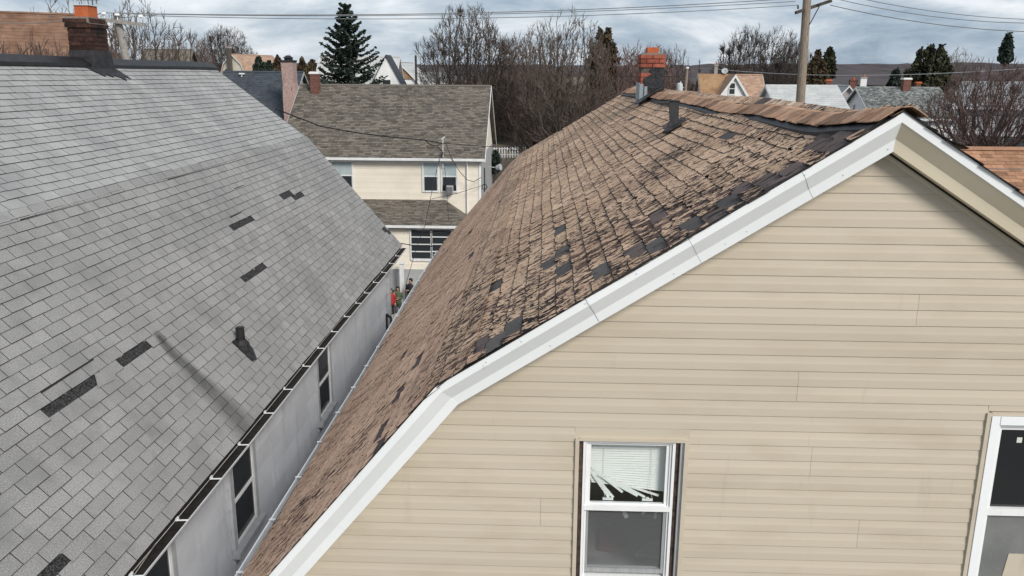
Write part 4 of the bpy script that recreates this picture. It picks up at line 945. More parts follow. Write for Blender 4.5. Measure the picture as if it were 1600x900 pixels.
def house(name, label, loc, ang, lx, d, zr, ze, roofm, wallm, tabs=None, over=.3, gambrel=None, siding=None, trim='white_paint', cat='house', group=None, ridge_h=True):
    """gabled house, ridge along local x (length lx, centre at loc), depth d, ridge and eave heights"""
    L = Local(loc, ang); H = empty(name, (loc[0], loc[1], gh(loc[0], loc[1])), label, cat, group)
    zg = gh(*loc[:2])-.3
    prof = [(-d/2, ze), (0, zr), (d/2, ze)] if not gambrel else [(-d/2, ze), (-d/2*gambrel[0], gambrel[1]), (0, zr), (d/2*gambrel[0], gambrel[1]), (d/2, ze)]
    w = MB(); wp = [(-d/2+.12, zg)]+[(y*(1-.12/(d/2)) if abs(y) > .01 else 0, z-.14) for y, z in prof]+[(d/2-.12, zg)]
    w.prism([L.p(-lx/2+over, y, z) for y, z in wp], L.X*(lx-2*over)); wall = w.build('wall', MT[wallm], H)
    if siding:           # clapboards on the front and both ends down to a depth
        s_ = MB(); z = ze-.16; r_ = random.Random(1)
        pit, zlow, sides = siding
        zz_ = [ze-.16-i*pit for i in range(int((ze-.16-zlow)/pit))]
        for z in zz_:
            t_ = r_.random()
            if 'f' in sides: s_.hexa([L.p(-lx/2+over, -d/2+.118, z-pit), L.p(lx/2-over, -d/2+.118, z-pit), L.p(lx/2-over, -d/2+.098, z-pit), L.p(-lx/2+over, -d/2+.098, z-pit)], [L.p(-lx/2+over, -d/2+.118, z), L.p(lx/2-over, -d/2+.118, z), L.p(lx/2-over, -d/2+.112, z), L.p(-lx/2+over, -d/2+.112, z)], t_)
        if s_.v: tag(s_.build('clapboards', MT[wallm], wall), kind='stuff')
    r = MB()
    for (ya, za), (yb, zb) in zip(prof[:-1], prof[1:]):
        e_ = np.array([yb-ya, zb-za]); e_ /= np.linalg.norm(e_); o0 = e_*(-.25 if ya == prof[0][0] else 0); o1 = e_*(.25 if yb == prof[-1][0] else 0)
        n = np.array([-e_[1], e_[0]]); a = np.array([ya, za])+o0; b = np.array([yb, zb])+o1
        r.prism([L.p(-lx/2, *a), L.p(-lx/2, *b), L.p(-lx/2, *(b-n*.10)), L.p(-lx/2, *(a-n*.10))], L.X*lx)
    roof = r.build('roof', MT[roofm], H)
    if tabs:
        s_ = MB(); k = 0
        for (ya, za), (yb, zb) in zip(prof[:-1], prof[1:]):
            if (ya+yb)/2 > 0 and tabs[2] == 'front': continue
            if ya < yb and za < zb: top, bot = (yb, zb), (ya, za)
            else: top, bot = (ya, za), (yb, zb)
            e_ = np.array([bot[0]-top[0], bot[1]-top[1]]); LV = np.linalg.norm(e_); e_ /= LV
            if bot in (prof[0], prof[-1]): LV += .25
            V_ = L.Y*e_[0]+np.array([0, 0, e_[1]]); shingled(s_, L.p(-lx/2, *top), L.X, V_, lx, LV, tabs[0], tabs[1], k+int(lx*7), tabs[3] if len(tabs) > 3 else .012); k += 1
        tag(s_.build('shingle_field', MT[roofm], roof), kind='stuff')
    t = MB()
    for sx in (-lx/2-.03, lx/2+.002):
        for (ya, za), (yb, zb) in zip(prof[:-1], prof[1:]):
            e_ = np.array([yb-ya, zb-za]); e_ /= np.linalg.norm(e_); a = np.array([ya, za])-(e_*.25 if ya == prof[0][0] else 0); b = np.array([yb, zb])+(e_*.25 if yb == prof[-1][0] else 0)
            t.prism([L.p(sx, a[0], a[1]-.02), L.p(sx, b[0], b[1]-.02), L.p(sx, b[0], b[1]-.2), L.p(sx, a[0], a[1]-.2)], L.X*.03)
    e_ = np.array([prof[1][0]-prof[0][0], prof[1][1]-prof[0][1]]); e_ /= np.linalg.norm(e_); a = np.array(prof[0])-e_*.25
    for sg in (1, -1):
        y_ = a[0]*sg; L.box(t, (-lx/2, y_-sg*.02, a[1]-.14), (lx/2, y_-sg*.12 if False else y_+sg*(-.002)*0-sg*.0+(-.10 if sg == 1 else .10), a[1]+.0))
    t.build('eave_and_rake_trim', MT[trim], H)
    q = MB(); q.prism([L.p(-lx/2, -.14, zr-.055), L.p(-lx/2, 0, zr+.035), L.p(-lx/2, .14, zr-.055), L.p(-lx/2, 0, zr-.02)], L.X*lx)
    if ridge_h: q.build('ridge_cap', MT[roofm], H)
    return H, L, roof, wall

def build_cream_house():
    x1 = -3.45; x0 = -14.9; lx = x1-x0+.25; Yf = 47.0; Yb = 58.0; cx, cy = (x0+x1)/2+.12, 52.5
    zr, ze = ZC-.56, ZC-4.30
    H, L, roof, wall = house('cream_house', 'two storey cream sided house with weathered brown shingle roof and glazed porch', (cx, cy), 0, lx, 11.0, zr, ze, 'asphalt_brown', 'cream', tabs=(.36, .145, 'front', .03), over=.25, siding=(.102, 3.2, 'f'), group=None)
    yw = -5.5+.10
    # gutter and frieze along the front
    q = MB(); L.box(q, (-lx/2, -5.5-.36, ze-.27), (lx/2-.75, -5.5-.24, ze-.15)); g = q.build('gutter', MT['white_paint'], H)
    q = MB(); L.box(q, (-lx/2+.3, -5.52, ze-.42), (lx/2-.5, -5.40, ze-.30)); q.build('frieze_board', MT['white_paint'], H)
    q = MB(); L.box(q, (lx/2-.36, -5.44, 0.1), (lx/2-.23, -5.38, ze-.3)); q.build('corner_board', MT['white_side'], H)
    q = MB(); L.box(q, (lx/2-.248, -5.3, 0.1), (lx/2-.236, 5.3, ze-.1)); q.build('grey_side_wall', MT['gray_side'], H)
    q = MB(); q.tube(L.p(lx/2-1.0, -5.5, .3), L.p(lx/2-1.0, -5.5, ze-.55), .045); q.tube(L.p(lx/2-1.0, -5.5, ze-.55), L.p(lx/2-1.0, -5.72, ze-.28), .045); q.build('downspout', MT['white_side'], H)
    def WX(px): return at(px, 270, 47.1)[0]-cx
    def WZ(py): return at(700, py, 47.1)[2]
    # paired upstairs windows and a single one
    for a, b in ((662, 683.5), (691, 713)):
        far_window(L, H, (WX(a)+WX(b))/2, yw, (WZ(253)+WZ(298))/2, WX(b)-WX(a), WZ(253)-WZ(298), 'f', 'window_pale', bars=1)
        q = MB(); xc = (WX(a)+WX(b))/2; L.box(q, (WX(a)+.04, yw-.021, WZ(298)), (WX(b)-.04, yw-.028, WZ(277))); q.build('lower_pane', MT['glass_far'], H)
    f2 = far_window(L, H, (WX(520)+WX(550))/2, yw, (WZ(253)+WZ(298))/2, WX(550)-WX(520), WZ(253)-WZ(298), 'f', 'window_pale')
    q = MB(); L.box(q, (WX(520)+.04, yw-.021, WZ(298)), (WX(550)-.04, yw-.028, WZ(277))); q.build('lower_pane', MT['glass_far'], H)
    ac = tag(MB().box((0, 0, 0), (0, 0, 0)).build('air_conditioner', MT['metal_gray'], H)) if False else None
    A = empty('window_air_conditioner', tuple(L.p(WX(703), yw-.3, WZ(301))), 'grey air conditioner in the right upstairs window of the cream house', 'air conditioner')
    q = MB(); L.box(q, (WX(697.5), yw-.42, WZ(301)), (WX(708.5), yw-.03, WZ(289.5))); q.build('case', MT['gray_trim'], A)
    q = MB()
    for i in range(6): L.box(q, (WX(698.3), yw-.435, WZ(300.3)+i*.06), (WX(707.8), yw-.421, WZ(300.3)+i*.06+.025))
    tag(q.build('grille', MT['pipe'], A), kind='stuff')
    q = MB(); L.box(q, (WX(691.5), yw-.065, WZ(298)), (WX(697.4), yw-.04, WZ(289))); q.build('filler_panel', MT['pipe'], A)
    q = MB(); L.box(q, (WX(708.6), yw-.065, WZ(298)), (WX(712.8), yw-.04, WZ(289))); q.build('filler_panel', MT['pipe'], A)
    # porch with hipped roof
    zt, zb = at(650, 312, 47.05)[2], at(650, 352, 45.0)[2]
    xr_t = at(695, 312, 47)[0]; xr_b = at(736, 350, 45)[0]; xl = -15.0
    r = MB()
    v = [(xl, 47.1, zt), (xr_t, 47.1, zt), (xr_b, 45.0, zb), (xl, 45.0, zb), (xr_b, 47.1, zb)]
    v2 = [(a, b, c-.12) for a, b, c in v]
    r.add(v+v2, [(0, 3, 2, 1), (1, 2, 4), (5, 6, 7, 8), (3, 8, 7, 2), (2, 7, 9, 4), (0, 5, 8, 3), (0, 1, 4, 9, 6, 5)]); po = r.build('porch_roof', MT['asphalt_brown'], H, fixn=False)
    s_ = MB(); e_ = np.array([0, 45.0-47.05, zb-zt]); LV = np.linalg.norm(e_); e_ /= LV
    k = 0; s = .145; rr = random.Random(2)
    while s <= LV+.02:
        xe = xr_t+(xr_b-xr_t)*min(s/LV, 1); u = xl-rr.uniform(0, .3)
        while u < xe:
            a, b = u, min(u+.36, xe); u += .36*rr.choice([.7, 1, 1.3])
            n = np.array([0, -abs(e_[2]), abs(e_[1])]); O = np.array([0, 47.05, zt]); h = rr.uniform(.015, .03)
            if b-a > .05:
                p = [O+e_*max(s-.155, 0)+n*.003+[a, 0, 0], O+e_*max(s-.155, 0)+n*.003+[b-.006, 0, 0], O+e_*s+n*(h+.003)+[b-.006, 0, 0], O+e_*s+n*(h+.003)+[a, 0, 0]]
                s_.add([x-n*(.003 if i < 2 else h) for i, x in enumerate(p)]+p, [(4, 5, 6, 7), (2, 3, 7, 6), (0, 4, 7, 3), (1, 2, 6, 5)], rr.random())
        s += .145
    tag(s_.build('shingle_field', MT['asphalt_brown'], po), kind='stuff')
    q = MB(); q.box((xl, 44.9, zb-.14), (xr_b, 45.0, zb-.01)); q.build('porch_gutter', MT['white_paint'], H)
    q = MB(); q.box((xl, 45.30, 2.2), (xr_b-.25, 47.0, zb-.12)); pw = q.build('porch_wall', MT['cream'], H)
    s_ = MB(); z = zb-.2
    while z > 2.2: s_.hexa([(xl, 45.299, z-.102), (xr_b-.25, 45.299, z-.102), (xr_b-.25, 45.28, z-.102), (xl, 45.28, z-.102)][::1], [(xl, 45.299, z), (xr_b-.25, 45.299, z), (xr_b-.25, 45.294, z), (xl, 45.294, z)], rr.random()); z -= .102
    tag(s_.build('clapboards', MT['cream'], pw), kind='stuff')
    q = MB(); q.box((xl, 45.24, 1.0), (xr_b-.3, 47.0, 2.2)); q.build('stone_base', MT['gray_side'], H)
    px2 = lambda px, py: at(px, py, 45.27)
    for a, b in ((643.5, 672.5), (676, 705), (709, 738)):
        A_ = px2(a, 404); B_ = px2(b, 359); f = MB(); t = .07; Yp = 45.279
        f.box((A_[0]-t, Yp-.06, A_[2]-t), (A_[0], Yp, B_[2]+t)); f.box((B_[0], Yp-.06, A_[2]-t), (B_[0]+t, Yp, B_[2]+t)); f.box((A_[0], Yp-.06, B_[2]), (B_[0], Yp, B_[2]+t)); f.box((A_[0], Yp-.06, A_[2]-t-.06), (B_[0], Yp, A_[2]))
        hh = B_[2]-A_[2]
        for i in (1, 2, 3): f.box((A_[0], Yp-.05, A_[2]+hh*i/4-.028), (B_[0], Yp-.002, A_[2]+hh*i/4+.028))
        fo = f.build('window', MT['white_paint'], H)
        for i in range(4):
            g = MB(); g.box((A_[0], Yp-.025, A_[2]+hh*i/4+.028), (B_[0], Yp-.004, A_[2]+hh*(i+1)/4-.028)); g.build('pane', MT['glass_far'], fo)
    chimney_far(L, H, at(492, 130, 51.8)[0]-cx, -.6, zr-1.0, zr+.75, .50, 'brick_far', 'white_paint', 0)
    # service mast and electric meter pipe at the right corner
    mst = at(692, 262, 46.9); q = MB(); q.tube(mst, at(692, 216, 46.9), .03); q.tube(at(690, 218, 46.9), at(695, 214, 46.9), .05); q.build('service_mast', MT['metal_gray'], H)
    q = MB(); q.tube(at(757, 300, 47.3), at(757, 262, 47.3), .03); pts = [at(757+4*math.cos(t_), 292+4*math.sin(t_), 47.1) for t_ in np.linspace(0, 6.28, 12)]; q.path(pts, .025, 5); q.build('meter_cable_loop', MT['wire'], H)
    # dish-like lamp on the side
    q = MB(); c = at(776, 262, 50); q.tube(c, c+[.25, -.1, .05], .14, .20, 12); q.tube(c+[-.5, 0, .05], c, .03, .03, 6); q.build('side_lamp', MT['gray_trim'], H)
    # things in front: white post and porch railing, bush
    P_ = empty('white_porch_post', (at(628, 470, 44.6)[0], 44.6, .1), 'white square porch post beside the waiting people', 'post')
    c = at(628, 430, 44.6); q = MB(); q.box((c[0]-.11, 44.5, .1), (c[0]+.11, 44.7, at(628, 412, 44.6)[2])); q.build('shaft', MT['white_paint'], P_)
    q = MB(); zt_ = at(628, 412, 44.6)[2]; q.box((c[0]-.16, 44.45, zt_), (c[0]+.16, 44.75, zt_+.10)); q.box((c[0]-.15, 44.46, .1), (c[0]+.15, 44.74, .35)); q.build('cap_and_base', MT['white_paint'], P_)
build_cream_house()

def bgh():
    # slate house behind, with pink chimney
    H, L, roof, wall = house('slate_roofed_house', 'dark slate grey roof behind the cream house, with a tall pinkish chimney', (-19.7, 60.4), 0, 5.7, 14, ZC+.22, ZC-4.9, 'asphalt_dark', 'cream_side', tabs=(.5, .25, 'front'), trim='gray_trim')
    c = MB(); X0, X1 = at(444, 150, 56)[0], at(465, 150, 56)[0]; zt = at(455, 97, 56)[2]; zb = at(455, 172, 56)[2]; zm = at(455, 135, 56)[2]
    c.hexa([(X0, 55.7, zb-1), (X1+.12, 55.7, zb-1), (X1+.12, 56.7, zb-1), (X0, 56.7, zb-1)], [(X0, 55.7, zm-.7), (X1+.10, 55.7, zm-.7), (X1+.10, 56.7, zm-.7), (X0, 56.7, zm-.7)])
    c.hexa([(X0, 55.7, zm-.7), (X1+.10, 55.7, zm-.7), (X1+.10, 56.7, zm-.7), (X0, 56.7, zm-.7)], [(X0+.03, 55.75, zm+.2), (X1-.12, 55.75, zm+.2), (X1-.12, 56.6, zm+.2), (X0+.03, 56.6, zm+.2)])
    c.hexa([(X0+.03, 55.75, zm+.2), (X1-.12, 55.75, zm+.2), (X1-.12, 56.6, zm+.2), (X0+.03, 56.6, zm+.2)], [(X0-.02, 55.7, zt), (X1-.14, 55.7, zt), (X1-.14, 56.6, zt), (X0-.02, 56.6, zt)])
    co = c.build('chimney', MT['pink_brick'], H, fixn=True)
    q = MB(); q.box((X0-.06, 55.65, zt), (X1-.10, 56.65, zt+.12)); q.build('crown', MT['tar'], co)
    q = MB(); xm = (X0+X1)/2-.07; q.tube((xm, 56.1, zt+.1), (xm, 56.1, zt+.25), .26, .26, 12); q.tube((xm, 56.1, zt+.25), (xm, 56.1, zt+.42), .36, .12, 12); q.build('chimney_cowl', MT['pipe'], co)
    q = MB(); L.box(q, (-1.55, -.6, ZC-.0), (-1.2, -.35, ZC+.10)); q.tube(L.p(-1.4, -.45, ZC-.4), L.p(-1.4, -.45, ZC+.05), .07); q.build('roof_vent', MT['white_paint'], roof)
    # gambrel house far left
    c0 = at(383, 110, 140); H, L, roof, wall = house('gambrel_house', 'small cream gambrel house with sandy brown roof behind the dark slate roof', (c0[0], 144), R(70), 10.5, 6.2, ZC+3.2, ZC-1.6, 'asphalt_tan', 'cream_side', tabs=(.6, .3, 'all'), gambrel=(.58, ZC+1.7), over=.2)
    for y_ in (-1.0, 1.2): far_window(L, H, -5.25+.2, y_, ZC-.2, .8, 2.0 if y_ > 0 else 1.4, 'l')
    chimney_far(L, H, -5.5, .2, 6, ZC+4.2, .6, 'mortar_dark', 'concrete', 1)
    # white houses behind the spruce
    c0 = at(600, 110, 88); H, L, roof, wall = house('white_gabled_house', 'white clapboard house with grey gables partly hidden by the tall spruce', (-19.6, 92), 0, 8.6, 8, ZC+1.95, ZC-2.0, 'asphalt_pale', 'white_side', tabs=(.6, .3, 'front'))
    # cross gable
    L2 = Local((-15.9, 88.3), R(90)); q = MB()
    q.prism([L2.p(-1.2, -1.9, ZC-1.6), L2.p(-1.2, 0, ZC+1.9), L2.p(-1.2, 1.9, ZC-1.6)], L2.X*3.0); q.prism([L2.p(-1.0, -1.7, 9), L2.p(-1.0, 1.7, 9), L2.p(-1.0, 1.7, ZC-1.6), L2.p(-1.0, -1.7, ZC-1.6)], L2.X*2); q.build('cross_gable', MT['white_side'], H)
    q = MB()
    for sg in (-1, 1): q.prism([L2.p(-1.35, 0, ZC+2.02), L2.p(-1.35, sg*2.1, ZC-1.85), L2.p(-1.35, sg*2.1, ZC-2.0), L2.p(-1.35, 0, ZC+1.86)], L2.X*3.2)
    q.build('gable_roof', MT['asphalt_dark'], H)
    far_window(L2, H, -1.2, 0, ZC-.9, .8, .9, 'l')
    H, L, roof, wall = house('white_gabled_house', 'pale house with brown and grey gable end right of the spruce', (at(626, 110, 105)[0], 109), R(86), 8, 5.6, ZC+1.65, ZC-1.1, 'asphalt_pale', 'white_side', tabs=(.6, .3, 'all'))
    q = MB(); q.prism([L.p(-3.78, -1.9, ZC-.4), L.p(-3.78, 0, ZC+1.25), L.p(-3.78, 1.9, ZC-.4)], -L.X*.06); q.build('brown_gable_panel', MT['asphalt_rust'], H)
    house('low_grey_house', 'low grey roofed house far behind, right of the thin dark pole', (at(682, 120, 150)[0], 152), 0, 5.2, 7, ZC+.6, ZC-1.1, 'asphalt_mix', 'white_side')
    # brown roof far left
    H, L, roof, wall = house('brown_roofed_house', 'large rusty brown roof rising behind the grey house ridge at far left', (-29.4, 39.7), R(28), 14.0, 13, ZC+2.85, ZC-2.6, 'asphalt_brownred', 'cream_side', tabs=(.5, .25, 'front'))
    house('small_brown_house', 'small brown roofed house seen through bare branches left of the gambrel house', (at(236, 90, 80)[0], 84), R(10), 4.6, 6, ZC+2.35, ZC+.3, 'asphalt_brown', 'asphalt_brown', trim='asphalt_brown')
    # rusty gold roof with white dormer gable
    Y = 84; zr = at(1130, 116, Y+3.3)[2]; xl, xr = at(1090, 120, Y+3.3)[0], at(1191, 120, Y+3.3)[0]
    H, L, roof, wall = house('gold_roofed_house', 'house with patchy gold and brown roof, white dormer gable and satellite dish', ((xl+xr)/2, Y+3.3), R(-1), xr-xl, 7.4, zr, ZC-3.0, 'asphalt_tan', 'white_side', tabs=(.45, .22, 'front'))
    pt = MB(); e_ = np.array([-3.7, ZC-3.0-zr]); e_ /= np.linalg.norm(e_); lx = xr-xl
    pt.prism([L.p(-lx/2+.02, e_[0]*s+(-.035), zr+e_[1]*s+.045) for s in (0.05, 4.2)]+[L.p(-lx/2+3.1-.0, e_[0]*s-.035, zr+e_[1]*s+.045) for s in (4.2, 0.05)], (0, -.01, .02)); pt.build('gold_roof_patch', MT['asphalt_rust'], roof)
    gx = at(1150, 120, Y-.5)[0]-L.l[0]; zt = at(1150, 116.5, Y-.4)[2]; zb = at(1150, 152, Y-.4)[2]; hw = (at(1171, 150, Y-.4)[0]-at(1126, 150, Y-.4)[0])/2+.1
    q = MB(); q.prism([L.p(gx, -3.75, zt-.1), L.p(gx-hw, -3.75, zb-.1), L.p(gx+hw, -3.75, zb-.1)], L.Y*3.7); q.build('dormer_gable', MT['white_side'], H)
    q = MB()
    for sg in (-1, 1): q.prism([L.p(gx, -3.95, zt+.06), L.p(gx+sg*(hw+.18), -3.95, zb-.22), L.p(gx+sg*(hw+.18), -3.95, zb-.38), L.p(gx, -3.95, zt-.12)], L.Y*3.4)
    q.build('dormer_roof', MT['asphalt_tan'], H)
    q = MB()
    for sg in (-1, 1): q.prism([L.p(gx, -4.0, zt+.02), L.p(gx+sg*(hw+.16), -4.0, zb-.24), L.p(gx+sg*(hw+.02), -4.0, zb-.40), L.p(gx, -4.0, zt-.30)], L.Y*.045)
    q.build('dormer_trim', MT['white_paint'], H)
    far_window(L, H, gx-.22, -3.75, (at(1147, 131, Y)[2]+at(1147, 146, Y)[2])/2, .5, 1.0, 'f')
    chimney_far(L, H, at(1118, 110, Y+4)[0]-L.l[0], .6, zr-.4, zr+.95, .34, 'concrete', 'concrete', 1)
    D = empty('satellite_dish', tuple(at(1133, 118, Y+3.2)), 'round grey satellite dish on the gold roof ridge', 'satellite dish'); dc = at(1133, 111, Y+3.1)
    q = MB(); nrm = np.array([-.35, -.9, .25]); nrm /= np.linalg.norm(nrm); ux = np.cross(nrm, [0, 0, 1]); ux /= np.linalg.norm(ux); uz = np.cross(ux, nrm)
    q.loft([[dc+nrm*(.10*(r_/.30)**2)+ux*r_*math.cos(t_)+uz*r_*.9*math.sin(t_) for t_ in np.linspace(0, 6.283, 17)[:-1]] for r_ in (.02, .15, .32)]+[[dc+nrm*.08+ux*r_*math.cos(t_)+uz*r_*.9*math.sin(t_) for t_ in np.linspace(0, 6.283, 17)[:-1]] for r_ in (.31,)]); q.build('reflector', MT['metal_gray'], D)
    q = MB(); q.tube(dc, np.array([dc[0], dc[1]+.1, zr]), .025); q.tube(dc-uz*.28, dc+nrm*.34, .012); q.box(dc+nrm*.34-.03, dc+nrm*.34+.03); q.build('arm', MT['gray_trim'], D)
    # pale flat-looking roof
    Y = 60; zr = at(1250, 133, Y+3)[2]; xl, xr = at(1196, 133, Y+3)[0], at(1308, 133, Y+3)[0]
    H, L, roof, wall = house('pale_roofed_house', 'house with plain pale grey roof behind the wooden utility pole', ((xl+xr)/2, Y+3), 0, xr-xl, 6.2, zr, ZC-2.05, 'asphalt_pale', 'white_side', tabs=(.9, .3, 'front'))
    chimney_far(L, H, (xr-xl)/2-.35, .9, zr-1, zr+.42, .34, 'brick_far', 'clay', 0)
    # narrow gable and brick chimneys further back
    H, L, roof, wall = house('grey_gabled_house', 'grey gable with two brick chimneys between the pale roof and mottled roof', (at(1331, 140, 96)[0], 99), R(80), 9, 5, ZC-.75, ZC-3.6, 'asphalt_pale', 'gray_side')
    chimney_far(L, H, -3.2, -.55, ZC-3, ZC-.15, .75, 'brick_far', 'brick_far', 1); chimney_far(L, H, -3.6, -1.5, ZC-3, ZC+.15, .62, 'white_side', 'concrete', 2)
    # mottled grey roof with white gable
    Y = 66; zr = at(1400, 136, Y+4)[2]; xl, xr = at(1337, 136, Y+4)[0], at(1468, 136, Y+4)[0]
    H, L, roof, wall = house('mottled_roof_house', 'white house with mottled grey shingle roof and sooty chimney behind the peak', ((xl+xr)/2, Y+4), R(0), xr-xl, 8.0, zr, at(1400, 186, Y)[2]+.15, 'asphalt_mix', 'white_side', tabs=(.26, .16, 'front', .02))
    e0 = np.array([-4., at(1400, 186, Y)[2]+.15-zr]); 
    far_window(L, H, -(xr-xl)/2+.3, .6, zr-1.9, .35, .9, 'l', bars=0)
    far_window(L, H, at(1462, 190, Y)[0]-L.l[0]-1.5, -3.88, ZC-5.0, .9, 1.3, 'f')
    chimney_far(L, H, at(1413, 130, Y+4)[0]-L.l[0], -.3, zr-.9, zr+.72, .58, 'brick_far', 'white_paint', 0); chimney_far(L, H, at(1437, 130, Y+4.5)[0]-L.l[0], .8, zr-.6, zr+.42, .36, 'brick_far', 'clay', 0)
    # pale blue house at the right edge
    Y = 50; zr = at(1560, 128, Y+6)[2]; xl = at(1508, 180, Y+4)[0]
    H, L, roof, wall = house('pale_blue_house', 'pale blue two storey house with grey roof and white porch behind the bare tree', (xl+6.9, Y+4.5), R(-27), 13.2, 11, zr, at(1560, 172, Y+.5)[2]+.2, 'asphalt_mix2', 'blue_side', tabs=(.6, .3, 'front'), siding=(.2, 3, 'f'))
    zt = at(1560, 182, Y-1)[2]; zb = at(1560, 207, Y-1.8)[2]; q = MB(); q.prism([L.p(-6.4, -7.6, zb), L.p(-6.4, -5.3, zt), L.p(-6.4, -5.3, zt-.15), L.p(-6.4, -7.6, zb-.15)], L.X*13); q.build('porch_roof', MT['asphalt_mix2'], H)
    q = MB(); L.box(q, (-6.4, -7.66, zb-.28), (6.6, -7.58, zb-.03)); q.build('porch_fascia', MT['white_paint'], H)
    for i in range(6): q = MB(); L.box(q, (-6.3+i*2.5, -7.5, 0), (-6.15+i*2.5, -7.35, zb-.15)); q.build('porch_post', MT['white_paint'], H)
    for i in range(4): far_window(L, H, -4.6+i*3, -5.38, zb-1.1, 1.5, 1.3, 'f')
    far_window(L, H, -6.3, -3.0, zt-.1, .8, 1.3, 'l'); far_window(L, H, -6.3, 0, zt+.8, .8, 1.3, 'l')
    # orange brown roof low at the right
    zr = at(1560, 231, 25)[2]; xl = at(1490, 240, 25)[0]; H, L, roof, wall = house('orange_roofed_house', 'low orange brown shingle roof just beyond the nearest gable at right edge', (xl+6, 25), 0, 12, 9, zr, zr-3.4, 'asphalt_orange', 'white_side', tabs=(.333, .143, 'front'))
    # brown building seen through the trees
    house('rust_brown_house', 'rust brown house glimpsed through the bare trees beyond the brush', (at(915, 125, 130)[0], 134), R(12), 9, 7, ZC-.1, ZC-2.2, 'asphalt_brown', 'asphalt_tan')
MT['asphalt_brownred'] = mat('rusty_brown_shingles', (.155, .085, .055), (.235, .14, .095), .95, 1.2, tint=.12, wear=((.10, .06, .045), 2, .5, .75, (1, 1, 1)))
MT['asphalt_mix2'] = mat('weathered_gray_shingles', (.22, .23, .24), (.30, .31, .32), .95, 2, tint=.15)
bgh()

# ================================================================== picket fence, poles, wires
def picket_fence():
    a, b = at(772, 246, 98), at(820, 246, 98); F = empty('picket_fence', tuple(a), 'white picket fence at the foot of the brushy bank', 'fence'); n = 26
    q = MB()
    for z in (.3, .95): q.box((a[0]-3, 98.0, a[2]+z), (b[0]+1, 98.06, a[2]+z+.09))
    q.build('rail', MT['snow'], F)
    me = None
    for i in range(n):
        x = a[0]-3+(b[0]-a[0]+4)*i/(n-1); q = MB(); q.prism([(x-.065, 97.95, a[2]), (x+.065, 97.95, a[2]), (x+.065, 97.95, a[2]+1.15), (x, 97.95, a[2]+1.25), (x-.065, 97.95, a[2]+1.15)], (0, .04, 0)); q.build('picket', MT['snow'], F)
picket_fence()
def sag(a, b, s, n=24):
    return [np.array(a)*(1-t)+np.array(b)*t-np.array([0, 0, s*4*t*(1-t)]) for t in np.linspace(0, 1, n+1)]
